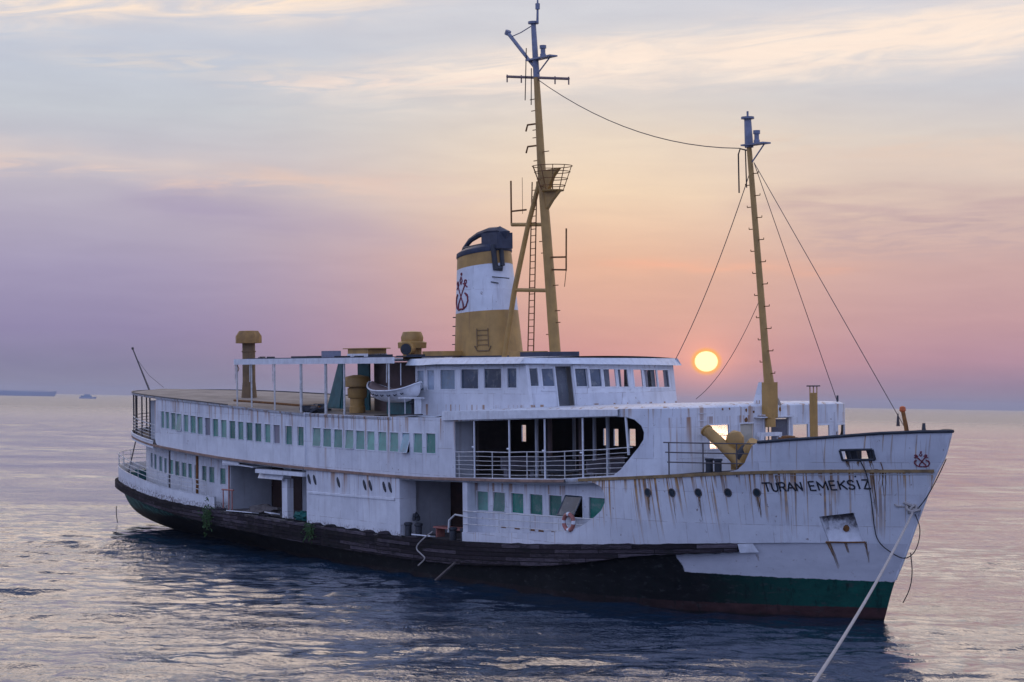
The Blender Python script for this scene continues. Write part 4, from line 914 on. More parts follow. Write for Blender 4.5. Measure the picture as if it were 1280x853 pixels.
def hull_pt(a, z, off=0.012):
    ins = 0.13 * lerp(a, [-0.6, 2.5], [0, 1]) if z < zbel(a) else 0.0
    return (a, hbf(a, z) - ins + off, z)
for (a0, z0, ln_, w0, da) in ((1.12, 3.36, 1.55, .09, -.05), (0.55, 3.38, .5, .05, 0), (-0.12, 3.42, .9, .05, .05), (-0.12, 3.0, 1.2, .03, .1), (3.9, 2.75, .6, .03, 0), (8.1, 5.1, 1.6, .05, .05), (6.84, 5.15, 1.9, .035, .05), (5.59, 5.2, 1.1, .05, .1), (3.14, 5.25, 1.5, .07, .1), (-0.45, 6.84, .4, .07, .05), (-0.8, 6.84, .42, .05, .05), (-1.2, 6.86, .5, .06, .05), (-1.45, 6.4, 1.5, .10, .25), (-1.1, 6.35, 1.9, .07, .3), (2.2, 6.2, 1.0, .05, .1)):
    q = MB(); ns_ = 4 if w0 > 0.045 else 2
    for st_ in range(ns_):
        L_ = []; o_ = w0 * (st_ / max(1, ns_ - 1) - .5) * 1.5; l2 = ln_ * random.uniform(.35, 1.0)
        for k in range(9):
            t = k / 8; w_ = 0.004 + w0 * 0.16 * (1 - t); jit = 0.025 * noise.noise(Vector((a0 * 5, t * 3, st_))); ac = a0 + o_ * (1 - .5 * t) + da * t + jit
            L_.append([hull_pt(ac - w_, z0 - l2 * t, 0.010 + .001 * st_), hull_pt(ac + w_, z0 - l2 * t, 0.010 + .001 * st_)])
        q.grid(L_, 0, False); q.grid(L_, 0, False, flip=True)
    P('rust_streak', q, m_streak)
# --- name and emblem on the bow
aa_ = np.linspace(2.86, -1.4, 400); pp = [Vector(mf(a_, 5.75, 0)) for a_ in aa_]; cl_ = [0.0]
for i in range(1, 400): cl_.append(cl_[-1] + (pp[i] - pp[i - 1]).length)
Ltot = float(np.interp(0.90, [-a for a in aa_], cl_))
arc_s = [(1, .80), (.82, .97), (.45, 1), (.12, .90), (.06, .70), (.25, .56), (.75, .45), (.95, .28), (.86, .08), (.5, 0), (.15, .04), (0, .22)]
GLY = {'T': [[(0, 1), (1, 1)], [(.5, 1), (.5, 0)]], 'U': [[(0, 1), (0, .3), (.12, .08), (.5, 0), (.88, .08), (1, .3), (1, 1)]],
       'R': [[(0, 0), (0, 1), (.65, 1), (.95, .9), (1, .74), (.92, .56), (.62, .48), (0, .48)], [(.5, .48), (1, 0)]], 'A': [[(0, 0), (.5, 1), (1, 0)], [(.2, .36), (.8, .36)]],
       'N': [[(0, 0), (0, 1), (1, 0), (1, 1)]], 'E': [[(1, 1), (0, 1), (0, 0), (1, 0)], [(0, .52), (.85, .52)]], 'M': [[(0, 0), (0, 1), (.5, .25), (1, 1), (1, 0)]],
       'K': [[(0, 0), (0, 1)], [(1, 1), (0, .42)], [(.3, .58), (1, 0)]], 'S': [arc_s], '\u0130': [[(.5, 0), (.5, 1)], [(.5, 1.36), (.5, 1.5)]], 'Z': [[(0, 1), (1, 1), (0, 0), (1, 0)]]}
q = MB()
for ch, x0_, x1_ in (('T', 953.5, 964), ('U', 965.2, 972), ('R', 974.5, 982), ('A', 984, 993.5), ('N', 995.5, 1002.5), ('E', 1012.5, 1019.5), ('M', 1023, 1034), ('E', 1038, 1045), ('K', 1049, 1057.5), ('S', 1060, 1067.5), ('\u0130', 1070.5, 1074.5), ('Z', 1078, 1086)):
    for st_ in GLY[ch]:
        pts = []
        for k in range(len(st_)):
            for m_ in (range(4) if k < len(st_) - 1 else (0,)):
                p_ = st_[k]; q2_ = st_[min(k + 1, len(st_) - 1)]; gx = p_[0] + (q2_[0] - p_[0]) * m_ / 4; gy = p_[1] + (q2_[1] - p_[1]) * m_ / 4
                t_ = (x0_ + (x1_ - x0_) * gx - 953) / 134 * Ltot; a_ = float(np.interp(t_, cl_, aa_)); pts.append(mf(a_, 5.49 + 0.19 * t_ / Ltot + gy * 0.37, 0.004))
        q.tube(pts, 0.036, 6)
P('name_lettering', q, m_letter)
def anchors(put, r):
    """two crossed anchors with a small star on top; put(x,y) lays the mark on a surface"""
    q = MB()
    def ln(pts, rr=1.0): q.tube([put(x_, y_) for x_, y_ in pts], r * rr, 5)
    for sg in (1, -1):
        ln([(-0.55 * sg, 0.62), (0.30 * sg, -0.62)]); ln([(-0.75 * sg, 0.38), (-0.30 * sg, 0.66)], 0.8)
        ln([(0.02 * sg, -0.95), (0.30 * sg, -0.98), (0.62 * sg, -0.82), (0.80 * sg, -0.48), (0.74 * sg, -0.12), (0.5 * sg, 0.02)], 1.1)
        ln([(0.30 * sg, -0.62), (0.36 * sg, -0.95)]); ln([(0.62 * sg, -0.14), (0.74 * sg, -0.12), (0.82 * sg, -0.28)], 0.9)
        ln([(-0.55 * sg + 0.12 * math.cos(t), 0.74 + 0.12 * math.sin(t)) for t in np.linspace(0, 6.28, 9)], 0.8)
    ln([(0, 0.62), (-0.16, 0.86), (0, 1.12), (0.16, 0.86), (0, 0.62)], 0.8); ln([(0.05 + 0.07 * math.cos(t), 1.28 + 0.07 * math.sin(t)) for t in np.linspace(0, 6.28, 7)], 0.8)
    return q
def put_bow(x_, y_):
    z_ = 6.86 + 0.27 * y_; a_ = -2.76 - 0.27 * x_ - 0.16 * (z_ - 6.9); return mf(a_, z_, 0.012)
P('emblem', anchors(put_bow, 0.028), m_emblem)

# ================================================================== WHEELHOUSE
WS = 4.7; RAD = 10.5; AF = 18.6 - WS * WS / 2 / RAD
def mp_whf(s_, z_, off): return (AF + s_ * s_ / 2 / RAD + 0.16 * (z_ - 9.3) - off, s_, z_)
def mp_whs(a_, z_, off): return (a_, WS + off, z_)
def mp_whsp(a_, z_, off): return (a_, -WS - off, z_)
WZ = lambda s_: 0.022 * s_
fw_ = [(4.12, 4.6), (3.36, 3.93), (1.67, 2.34), (0.85, 1.57), (-0.02, 0.70), (-0.81, -0.19), (-1.84, -1.24), (-2.99, -2.03), (-4.1, -3.12)]
wf = [(a_, b_, 9.76 + WZ(a_), 10.60 + WZ(a_)) for a_, b_ in fw_]
DOOR = rect(2.45, 3.27, 8.75, 10.78)
panel('wheelhouse_wall', [(-WS, 8.5), (WS, 8.5), (WS, 11.0), (-WS, 11.0)], [rect(*w_) for w_ in wf] + [DOOR], 0.5, mp_whf, 0.06, [m_white, m_innerpale])
wfm = [m_glnight, m_glnight, m_glnight, m_glnight, None, None, None, None, None]
for w_, gm in zip(wf, wfm): window(mp_whf, *w_, gm or m_glnight, fw=0.06, pane=gm is not None)
# broken curtain pieces left in the open front windows
for (s0, s1, i) in ((0.3, 0.62, 4), (-0.42, -0.22, 5), (-2.95, -2.62, 7), (-2.35, -2.05, 7), (-4.08, -3.72, 8)):
    q = MB(); w_ = wf[i]; q.add([mp_whf(s0, w_[2], -0.1), mp_whf(s1, w_[2], -0.1), mp_whf(s1 - 0.03, w_[3], -0.1), mp_whf(s0 - 0.03, w_[3], -0.1)], [(0, 1, 2, 3), (3, 2, 1, 0)]); P('blind', q, m_glgrey)
sw = [(27.6, 28.22), (26.64, 27.29), (24.75, 26.08), (22.7, 24.22), (20.73, 22.2), (19.47, 20.24)]
ws_ = [(a_, b_, 9.6 + 0.02 * (28 - a_), 10.6 + 0.012 * (28 - a_)) for a_, b_ in sw]
panel('wheelhouse_wall', [(18.45, 8.3), (28.4, 8.2), (28.4, 11.0), (18.85, 11.0)], [rect(*w_) for w_ in ws_], 0.5, mp_whs, 0.06, [m_white, m_innerpale])
for i, w_ in enumerate(ws_): window(mp_whs, *w_, m_glpale if i in (0, 1, 2) else m_glnight, fw=0.05)
pw_ = [(19.3, 20.4), (20.8, 22.2), (22.7, 24.2), (24.8, 26.1)]
panel('wheelhouse_wall', [(18.45, 8.3), (24.6, 8.25), (24.6, 11.0), (18.85, 11.0)], [rect(a_, b_, 9.55, 10.62) for a_, b_ in pw_[:3]], 0.6, mp_whsp, 0.06, [m_white, m_innerpale])
q = MB(); q.box((24.5, -4.7, 8.3), (24.6, 4.6, 11.0)); P('wheelhouse_bulkhead', q, m_innerpale)
q = MB(); q.box((18.42, 4.55, 8.4), (18.62, 4.74, 10.9), 0, Matrix.Rotation(math.radians(9), 3, 'Y'), (18.55, 4.7, 9.3)); P('corner_post', q, m_white)
# the bridge door: frame, dark upper half, grey inner leaf, white leaf swung aside
q = MB()
for s_ in (2.42, 3.30): q.tube([mp_whf(s_, 8.75, 0.03), mp_whf(s_, 10.8, 0.03)], 0.04, 4)
bd = P('bridge_door', q, m_whitec)
q = MB(); q.add([mp_whf(2.5, 8.78, -0.35), mp_whf(3.25, 8.78, -0.28), mp_whf(3.25, 9.95, -0.28), mp_whf(2.5, 9.95, -0.35)], [(0, 1, 2, 3), (3, 2, 1, 0)]); q.add([mp_whf(2.5, 9.95, -0.36), mp_whf(3.25, 9.95, -0.29), mp_whf(3.25, 10.75, -0.29), mp_whf(2.5, 10.75, -0.36)], [(0, 1, 2, 3), (3, 2, 1, 0)], 1)
P('door_leaf', q, [m_glgrey, m_inner], bd)
q = MB()
def leafbox(s0, s1, z0, z1, d0, d1, mi=0):
    vs = [mp_whf(s0, z0, d0), mp_whf(s1, z0, d0), mp_whf(s1, z1, d0), mp_whf(s0, z1, d0), mp_whf(s0, z0, d1), mp_whf(s1, z0, d1), mp_whf(s1, z1, d1), mp_whf(s0, z1, d1)]
    q.add(vs, [(0, 3, 2, 1), (4, 5, 6, 7), (0, 1, 5, 4), (1, 2, 6, 5), (2, 3, 7, 6), (3, 0, 4, 7)], mi)
leafbox(1.55, 1.67, 8.75, 10.85, 0.06, 0.12); leafbox(2.34, 2.43, 8.75, 10.85, 0.06, 0.12); leafbox(1.67, 2.34, 8.75, 9.72, 0.06, 0.12); leafbox(1.67, 2.34, 10.66, 10.85, 0.06, 0.12)
P('door_leaf', q, m_white, bd)
for lb_ in ((3.3, 4.05, 9.6, 9.66, 0.02, 0.06), (-1.0, 1.5, 9.62, 9.67, 0.02, 0.05)):
    q = MB(); leafbox(*lb_); P('sill', q, m_whitec)
# roof with sloping fascia
def whr(d):   # outline of the roof at overhang d
    L = [(AF + s_ * s_ / 2 / RAD + 0.16 * 1.6 - d, s_) for s_ in np.linspace(-(WS + d), WS + d, 25)]
    return L
q = MB(); lo_ = whr(0.42); hi_ = whr(0.15)
zlo = lambda s_: 10.84 + 0.02 * s_; zhi = lambda s_: 11.16 + 0.012 * s_
q.grid([[(*lo_[i], zlo(lo_[i][1])), (*hi_[i], zhi(hi_[i][1]))] for i in range(25)], 0, False)
for sg in (1, -1):
    q.grid([[(a_, sg * (WS + 0.42), 10.84 + 0.02 * sg * WS - (0.05 if a_ > 26 else 0)), (a_, sg * (WS + 0.15), 11.16 + 0.012 * sg * WS)] for a_ in np.linspace(lo_[-1][0], 28.7, 8)], 0, False)
rt = [[(a_ + (AF + s_ * s_ / 2 / RAD + 0.1 - 18.4) * max(0, (24 - a_) / 5.6), s_, 11.16 + 0.012 * s_ + 0.10 * (1 - (s_ / 4.85) ** 2)) for s_ in np.linspace(-4.85, 4.85, 21)] for a_ in np.linspace(18.4, 28.7, 10)]
q.grid(rt, 0, True); q.grid([[(p[0], p[1] * 1.04, p[2] - 0.36) for p in r] for r in rt], 0, True)
P('wheelhouse_roof', q, m_whitec)
q = MB(); q.box((19.9, 0.5, 11.2), (22.3, 2.4, 11.5)); P('roof_box', q, m_cap)
q = MB(); q.box((22.9, 0.2, 11.2), (24.9, 1.2, 11.55)); P('roof_box', q, m_yellow)

# --- after canopy on posts
q = MB(); q.box((28.4, 5.98, 11.0), (45.6, 6.12, 11.32)); q.box((28.4, -6.12, 11.05), (45.6, -5.98, 11.32)); q.box((45.5, -5.98, 11.12), (45.62, 5.98, 11.30)); P('canopy_frame', q, m_whitec)
q = MB()
for (a0, a1, s0, s1) in ((28.5, 34.5, -5.9, 5.9), (34.7, 38.8, -5.9, 4.6), (39.2, 40.6, -5.6, 3.5), (41.4, 45.3, -5.9, 2.6), (42.5, 44.6, 2.9, 5.8)):
    q.box((a0, s0, 11.325), (a1, s1, 11.36), 0, Matrix.Rotation(math.radians(random.uniform(-.5, .5)), 3, 'Y'), ((a0 + a1) / 2, 0, 11.33))
P('canopy_sheet', q, m_cap)
for a_ in np.arange(30, 45, 2.4): P('canopy_beam', MB().box((a_, -5.98, 11.1), (a_ + 0.08, 5.98, 11.2)), m_whitec)
for a_, r_ in ((46.2 - 0.8, .05), (43.65, .05), (40.94, .05), (37.96, .085), (35.28, .085), (33.35, .06), (28.9, .05)):
    q = MB(); q.tube([(a_, 6.02, zrf(a_) - 0.05), (a_, 6.02, 11.02)], r_, 8)
    if r_ < 0.06: q.tube([(a_ + 0.22, 6.02, 10.0), (a_ + 0.2, 6.02, 11.02)], 0.03, 6)
    P('canopy_post', q, m_rail)
q = MB(); q.tube([(45.4, 6.02, 11.02), (45.2, 6.0, 10.75), (45.4, 5.98, 10.6)], 0.03, 6); q.tube([(46.0, 5.9, 8.9), (42, 5.6, 8.78), (36.8, 5.5, 8.62)], 0.07, 6); P('fallen_pipe', q, m_rusty)
# casing, boards and cabinets under the canopy
q = MB(); q.box((26.8, -2.4, 8.3), (35.8, 2.6, 11.05)); P('engine_casing', q, m_brownwall)
q = MB(); q.box((24.7, 3.0, 8.3), (28.3, 4.5, 11.0)); P('bridge_aft_bulkhead', q, m_teal)
q = MB(); vs = [(38.6, 4.0, 8.5), (36.4, 4.3, 8.5), (36.4, 4.3, 11.0), (37.0, 4.2, 11.0)]; q.add([Vector(v) for v in vs] + [Vector(v) - Vector((0, .08, 0)) for v in vs], [(0, 1, 2, 3), (7, 6, 5, 4), (0, 4, 5, 1), (1, 5, 6, 2), (2, 6, 7, 3), (3, 7, 4, 0)])
q.add([(38.3, 4.06, 8.55), (36.7, 4.31, 8.55), (36.45, 4.32, 9.7)], [(0, 1, 2), (2, 1, 0)], 1); P('wind_screen', q, [m_teal, m_tealpale])
q = MB(); q.box((35.2, 3.2, 8.4), (36.4, 3.3, 11.0)); P('casing_door', q, m_teal)
q = MB(); q.box((26.05, 5.86, 8.42), (26.97, 5.9, 9.2)); q.box((26.0, 5.84, 8.36), (27.1, 6.34, 8.42)); q.box((25.9, 5.8, 9.2), (27.5, 6.36, 9.26), 1); q.box((26.03, 5.9, 8.42), (26.08, 6.3, 9.2), 1); q.tube([(26.95, 6.3, 8.4), (26.95, 6.3, 9.2)], 0.03, 6, 1)
P('side_locker', q, [m_dark, m_whitec])
q = MB(); q.tube([(26.6, 6.1, 8.45), (26.6, 6.1, 9.0)], 0.06, 8); q.lathe((26.6, 6.1, 8.9), [(.1, 0), (.15, .08), (.08, .18)], 8); P('pump_head', q, m_dark)
q = MB(); q.box((28.2, 4.6, 8.3), (31.2, 4.7, 9.4)); P('boat_chock', q, m_teal)
# mushroom and cowl ventilators
def vent(name, c, prof, n_=16, m=m_yellow): q = MB(); q.lathe(c, prof, n_); return P(name, q, m)
v_ = vent('ventilator', (51.35, 2.0, 8.75), [(.52, -.1), (.46, .5), (.40, 1.2), (.40, 2.4), (.44, 2.42), (.44, 2.48), (.40, 2.5), (.40, 3.0), (.45, 3.02), (.45, 3.08), (.40, 3.1), (.40, 3.62)], 16, m_ventdark)
q = MB(); q.lathe((51.35, 2.0, 12.3), [(.4, 0), (.84, .02), (.84, .45), (.62, .78), (.2, .8)], 8); P('vent_cap', q, m_ventcap, v_)
v_ = vent('ventilator', (34.5, 4.5, 8.4), [(.44, -.1), (.44, .25), (.40, .3), (.40, .7), (.50, .74), (.54, .9), (.54, 1.25), (.46, 1.28), (.46, 1.4)])
q = MB(); q.lathe((34.5, 4.5, 9.72), [(.5, 0), (.74, .03), (.74, .42), (.66, .56), (.2, .66)], 18); P('vent_cap', q, m_yellow, v_)
v_ = vent('ventilator', (32.8, 2.0, 11.3), [(.52, -.1), (.52, .5), (.46, .52)], 16, m_ventcap)
q = MB(); q.lathe((32.8, 2.0, 11.78), [(.45, 0), (.80, .03), (.82, .34), (.62, .42), (.64, .62), (.52, .92), (.15, .96)], 10); q.tube([(32.4, 2.4, 11.8), (32.1, 2.85, 11.76)], [0.34, 0.36], 14); P('vent_cap', q, m_yellow, v_)
q = MB(); q.tube([(32.12, 2.83, 11.76), (32.08, 2.89, 11.76)], 0.3, 14); P('vent_mouth', q, m_dark, v_)
q = MB(); q.box((36.7, 1.2, 11.4), (38.9, 2.4, 11.82)); q.box((36.4, 1.1, 11.82), (39.3, 2.5, 11.87)); P('roof_hatch', q, [m_yellow])
q = MB(); q.box((36.7, 1.15, 11.3), (38.9, 2.45, 11.55)); P('hatch_coaming', q, m_whitec)
q = MB(); q.box((28.6, 1.5, 11.3), (30.6, 2.8, 11.62)); P('roof_hatch', q, m_yellow)
q = MB(); q.box((42.3, 0.8, 11.35), (43.2, 1.6, 11.75)); P('roof_box', q, m_mastblue)
q = MB()
for i in range(26):
    a_ = random.uniform(28.5, 45); s_ = random.uniform(-1, 5.5); R_ = Matrix.Rotation(random.uniform(0, 3), 3, 'Z')
    q.box((a_, s_, 11.36), (a_ + random.uniform(.2, 1.6), s_ + 0.06, 11.38 + random.uniform(.02, .10)), 0, R_, (a_, s_, 11.4))
P('canopy_debris', q, m_dark)
q = MB()
for i in range(16):
    t = random.uniform(0, 1); a_ = 36.9 + 2.0 * random.random(); s_ = 5.0 + 0.7 * random.random()
    R_ = Matrix.Rotation(random.uniform(0, 3), 3, 'Z') @ Matrix.Rotation(random.uniform(-.5, .5), 3, 'X')
    q.box((a_ - .4, s_ - .2, 8.4), (a_ + .4, s_ + .2, 8.5 + random.random() * .3), 0, R_, (a_, s_, 8.45))
P('scrap_heap', q, m_dark)
q = MB(); q.tube([(69.49, 0, 9.2), (72.14, 0, 12.15)], [0.07, 0.045], 8); q.tube([(72.14, 0, 12.15), (72.2, 0.0, 12.25)], 0.09, 8); P('ensign_staff', q, m_railrust)
q = MB(); q.tube([(71.6, 0, 11.5), (69.5, 0.05, 10.3), (67.3, 0.0, 9.45)], 0.014, 5); P('staff_stay', q, m_wire)

# ================================================================== FUNNEL
FA = 28.4
def fun(th, z_, d=0.0):
    t = (z_ - 11.3) / 5.3; k = 1 - 0.205 * t
    ca = FA + 0.33 * t; A_, S_ = 2.22 * k + d, 1.62 * k + d
    x_ = ca + A_ * math.cos(th); return (x_, S_ * math.sin(th), z_ - 0.12 * (x_ - ca) * min(1, max(0, t)))
FUN = MB(); NTH = 48
zs = [10.9, 11.3, 12.2, 13.1, 13.66, 13.665, 14.5, 15.4, 16.05, 16.055, 16.75]
g_ = [[fun(2 * math.pi * k / NTH, z_) for k in range(NTH + 1)] for z_ in zs]
for i in range(len(zs) - 1): FUN.grid(g_[i:i + 2], 0 if zs[i] < 13.66 or zs[i] > 16.05 else 1, True)
fn = P('funnel', FUN, [m_yellow, m_white])
q = MB(); g_ = [[fun(2 * math.pi * k / NTH, z_, d) for k in range(NTH + 1)] for z_, d in ((16.70, 0.02), (16.76, 0.05), (16.95, 0.04), (17.12, -0.22), (17.2, -0.75), (17.22, -1.1))]
q.grid(g_, 0, True)
# hood: tall fore part with an arched fin running aft
q.tube([fun(math.pi, 16.9, -0.25), (26.85, 0, 17.9), (27.3, 0, 18.0)], [0.3, 0.3, 0.22], 8)
q.box((26.75, -0.45, 17.0), (28.2, 0.55, 17.85))
arcp = [(27.3, 0.0, 17.98), (28.2, 0.0, 18.0), (29.2, 0.0, 17.86), (30.0, 0, 17.6), (30.6, 0.0, 17.2), (30.9, 0, 16.75)]
q.tube(arcp, [0.2, 0.2, 0.17, 0.14, 0.11, 0.10], 8)
P('funnel_cap', q, m_cap, fn)
q = MB(); q.tube([(28.2, 0.2, 17.35), (30.4, 0.2, 17.2)], 0.06, 6); q.tube([(29.3, 0.2, 16.8), (29.3, 0.2, 17.3)], 0.05, 6); q.tube([(30.2, 0.2, 16.7), (30.55, 0.0, 17.3)], 0.05, 6); P('funnel_stay', q, m_railrust, fn)
q = MB()
pt_ = lambda th, z_, d=0.06: fun(th, z_, d)
q.tube([pt_(2.72, 17.0), pt_(2.72, 16.4), pt_(2.75, 15.7)], [0.16, 0.14, 0.16], 8); q.tube([pt_(3.02, 16.9), pt_(3.02, 15.9)], 0.13, 8); q.tube([pt_(2.7, 15.8), pt_(3.0, 15.75)], 0.14, 8)
P('steam_whistle', q, m_dark, fn)
q = MB(); q.tube([pt_(2.6, 15.35), pt_(2.9, 15.25, 0.3), pt_(3.1, 15.2, 0.4)], 0.03, 5); q.tube([pt_(2.55, 15.1), pt_(2.8, 15.0, 0.1)], 0.03, 5); P('whistle_pipe', q, m_dark, fn)
q = MB()
for z_ in (11.9, 12.15, 12.4, 12.65): q.tube([pt_(2.05, z_), pt_(2.38, z_)], 0.02, 5)
q.tube([pt_(2.05, 11.8), pt_(2.05, 12.75)], 0.025, 5); q.tube([pt_(2.38, 11.8), pt_(2.38, 12.75)], 0.025, 5); q.tube([pt_(1.98, 11.85), pt_(2.05, 11.6), pt_(2.38, 11.6), pt_(2.45, 11.85)], 0.035, 6); P('louvre', q, m_ventdark, fn)
q = MB()
for z_ in np.arange(11.5, 14, 0.5): q.tube([pt_(0.85, z_, 0.0), pt_(0.85, z_, 0.14), pt_(0.7, z_, 0.14), pt_(0.7, z_, 0.0)], 0.022, 5)
P('funnel_rung', q, m_dark, fn)
def put_fun(x_, y_): return fun(1.40 + x_ * 0.42, 14.66 + y_ * 0.84, 0.012)
P('emblem', anchors(put_fun, 0.05), m_emblem, fn)
q = MB(); q.lathe((FA, 0, 11.05), [(2.35, 0), (2.35, .25), (2.25, .3)], 32, 0, 1.0, 0.74); P('funnel_base', q, m_cap, fn)

# ================================================================== MAIN MAST
mst = P('main_mast', MB().tube([(22.5, 0, 10.9), (22.54, 0, 11.46), (23.18, 0, 17.67), (23.53, 0, 20.9), (23.8, 0, 24.7), (23.88, 0, 25.75)], [.30, .29, .25, .22, .17, .15], 12), m_yellow)
q = MB(); q.tube([(23.87, 0, 25.7), (24.1, 0, 28.5)], [.17, .13], 10); q.tube([(24.1, 0, 28.5), (24.1, 0, 28.62)], 0.28, 10); q.tube([(23.75, 0, 28.5), (23.72, 0, 29.3), (23.7, 0, 30.2)], [.07, .06, .02], 6); q.tube([(23.72, 0, 29.2), (23.72, 0, 29.5)], 0.12, 8)
P('topmast', q, m_mastblue, mst)
q = MB(); q.tube([(25.75, 0.9, 11.2), (25.2, 0.6, 14.7), (24.4, 0.25, 18.1), (23.5, 0.0, 20.75)], [.14, .14, .13, .12], 10); P('mast_strut', q, m_yellow, mst)
for L_ in (((25.2, 0.6, 14.75), (22.95, 0, 14.65)), ((25.9, 0.2, 18.2), (23.2, 0, 18.05))): P('mast_brace', MB().tube(L_, 0.1, 8), m_yellow, mst)
q = MB()
for a0, a1 in ((24.7, 23.95 + .2), (24.2, 23.55 + .2)): q.tube([(a0, 0.15, 11.3), (a1, 0.15, 20.3)], 0.035, 6)
for i in range(26): t = i / 26; q.tube([(24.7 - .55 * t, 0.15, 11.5 + 8.7 * t), (24.2 - .45 * t, 0.15, 11.5 + 8.7 * t)], 0.022, 5)
P('mast_ladder', q, m_rusty, mst)
# crow's nest: brackets, floor, open basket
q = MB()
cn = (22.9, 0.15, 19.75)
q.add([(23.3, 0.1, 18.6), (23.2, 0.1, 19.7), (21.9, 0.1, 19.75), (22.6, 0.1, 19.25), (23.3, -0.1, 18.6), (23.2, -0.1, 19.7), (21.9, -0.1, 19.75), (22.6, -0.1, 19.25)], [(0, 3, 2, 1), (4, 5, 6, 7), (0, 4, 7, 3), (3, 7, 6, 2)])
q.add([(23.5, 0.12, 20.85), (22.0, 0.12, 20.85), (22.5, 0.12, 20.45), (22.9, 0.12, 19.8), (23.4, 0.12, 19.75), (23.5, -0.1, 20.85), (22.0, -0.1, 20.85), (22.5, -0.1, 20.45), (22.9, -0.1, 19.8), (23.4, -0.1, 19.75)], [(0, 1, 2, 3, 4), (9, 8, 7, 6, 5), (0, 5, 6, 1), (1, 6, 7, 2), (2, 7, 8, 3)])
q.lathe((22.62, 0, 19.72), [(.58, 0), (.62, .05), (.5, .08)], 16); P('nest_floor', q, m_yellow, mst)
q = MB()
for z_, r_ in ((20.0, .66), (20.35, .79), (20.7, .92), (21.0, 1.03)): q.tube([(22.62 + r_ * math.cos(t), r_ * math.sin(t), z_) for t in np.linspace(0, 6.283, 21)[:-1]], 0.022, 5, 0, closed=True)
for k in range(10): t = k * 0.6283; q.tube([(22.62 + .57 * math.cos(t), .57 * math.sin(t), 19.75), (22.62 + 1.03 * math.cos(t), 1.03 * math.sin(t), 21.0)], 0.022, 5)
P('nest_rail', q, m_rusty, mst)
q = MB(); q.tube([(25.95, 0.2, 20.5), (25.95, 0.2, 18.2)], 0.05, 6); q.tube([(25.95, 0.2, 18.9), (24.7, 0.15, 18.9)], 0.05, 6); q.tube([(24.95, 0.2, 18.7), (24.95, 0.2, 20.6)], 0.014, 5); P('antenna', q, m_rusty, mst)
q = MB(); q.tube([(21.5, 0, 17.75), (21.55, 0, 15.6)], 0.045, 6); q.tube([(21.55, 0, 16.3), (22.9, 0, 16.35)], 0.05, 6); q.tube([(21.55, 0, 15.65), (22.9, 0, 15.72)], 0.05, 6); q.tube([(21.55, 0, 15.6), (21.7, 0, 14.8)], 0.02, 5); P('antenna', q, m_rusty, mst)
q = MB(); q.tube([(26.46, 0, 26.05), (21.16, 0, 25.3)], 0.07, 8)
for a_ in (26.46, 21.16, 25.2, 22.3): z_ = 25.3 + (a_ - 21.16) * 0.1415; q.tube([(a_, 0, z_ + 0.1), (a_, 0, z_ - 0.3)], 0.04, 5)
P('yard', q, m_brownwall, mst)
q = MB(); q.tube([(24.1, 0, 26.3), (25.2, 0, 27.3), (26.36, 0, 28.35)], [.08, .10, .10], 8); q.tube([(26.3, 0, 28.45), (26.42, 0, 28.25)], 0.16, 8); q.tube([(26.0, 0, 28.1), (25.2, 0, 28.2), (24.1, 0, 28.45)], 0.03, 5); P('gaff', q, m_mastblue, mst)
q = MB(); q.box((22.4, -.25, 26.6), (24.5, .25, 26.68)); q.tube([(22.7, 0, 26.6), (23.9, 0, 25.8)], 0.04, 5); q.lathe((23.3, 0, 26.68), [(.16, 0), (.16, .15), (.13, .17), (.13, .42), (.18, .44), (.18, .6)], 10); P('mast_lamp', q, m_mastblue, mst)
for (z_, ln_) in ((24.6, .45), (24.0, .4), (23.0, .4), (22.6, .45), (21.8, .45), (21.4, .5), (17.2, .5), (16.6, .4), (14.9, .45), (13.6, .45), (13.0, .4), (12.4, .45)):
    a_ = 22.54 + (z_ - 11.46) * 0.0965; sg = 1 if random.random() < 0.5 else -1; P('mast_step', MB().tube([(a_, 0, z_), (a_ + sg * (0.2 + ln_), 0, z_)], 0.025, 5), m_rusty, mst)
for z_ in (23.3, 22.17): P('lamp_bracket', MB().tube([(23.6, 0, z_), (24.7, 0, z_ + 0.02), (24.85, 0, z_ - 0.3)], 0.05, 6), m_rusty, mst)

for L_ in (((24.6, 0.1, 27.3), (24.75, .1, 24.6)), ((24.15, 0.12, 26.2), (24.2, .12, 24.3))): P('halyard', MB().tube(L_, 0.028, 5), m_cable, mst)

# ================================================================== FOREMAST
fm = P('foremast', MB().tube([(6.72, 0, 8.0), (6.78, 0, 9.9), (6.99, 0, 11.36), (7.88, 0, 20.4), (7.92, 0, 20.75)], [.24, .24, .17, .12, .11], 12), m_yellow)
q = MB(); q.tube([(7.90, 0, 20.6), (7.98, 0, 21.9)], [.2, .16], 10); q.tube([(7.98, 0, 21.9), (7.98, 0, 22.0)], 0.3, 10); q.tube([(7.98, 0, 22.0), (7.98, 0, 22.25)], 0.05, 6); P('foremast_top', q, m_mastblue, fm)
q = MB(); q.box((6.75, -.25, 20.68), (8.2, .25, 20.75)); q.tube([(6.9, 0, 20.68), (7.75, 0, 19.9)], 0.035, 5); q.lathe((7.4, 0, 20.75), [(.14, 0), (.14, .15), (.11, .17), (.11, .4), (.16, .42), (.16, .58)], 10); P('mast_lamp', q, m_mastblue, fm)
q = MB(); q.add([(7.72, .16, 8.95), (7.3, .16, 10.0), (6.95, .16, 10.0), (6.95, .16, 8.95), (7.72, -.16, 8.95), (7.3, -.16, 10.0), (6.95, -.16, 10.0), (6.95, -.16, 8.95)], [(0, 3, 2, 1), (4, 5, 6, 7), (0, 1, 5, 4), (1, 2, 6, 5), (2, 3, 7, 6)])
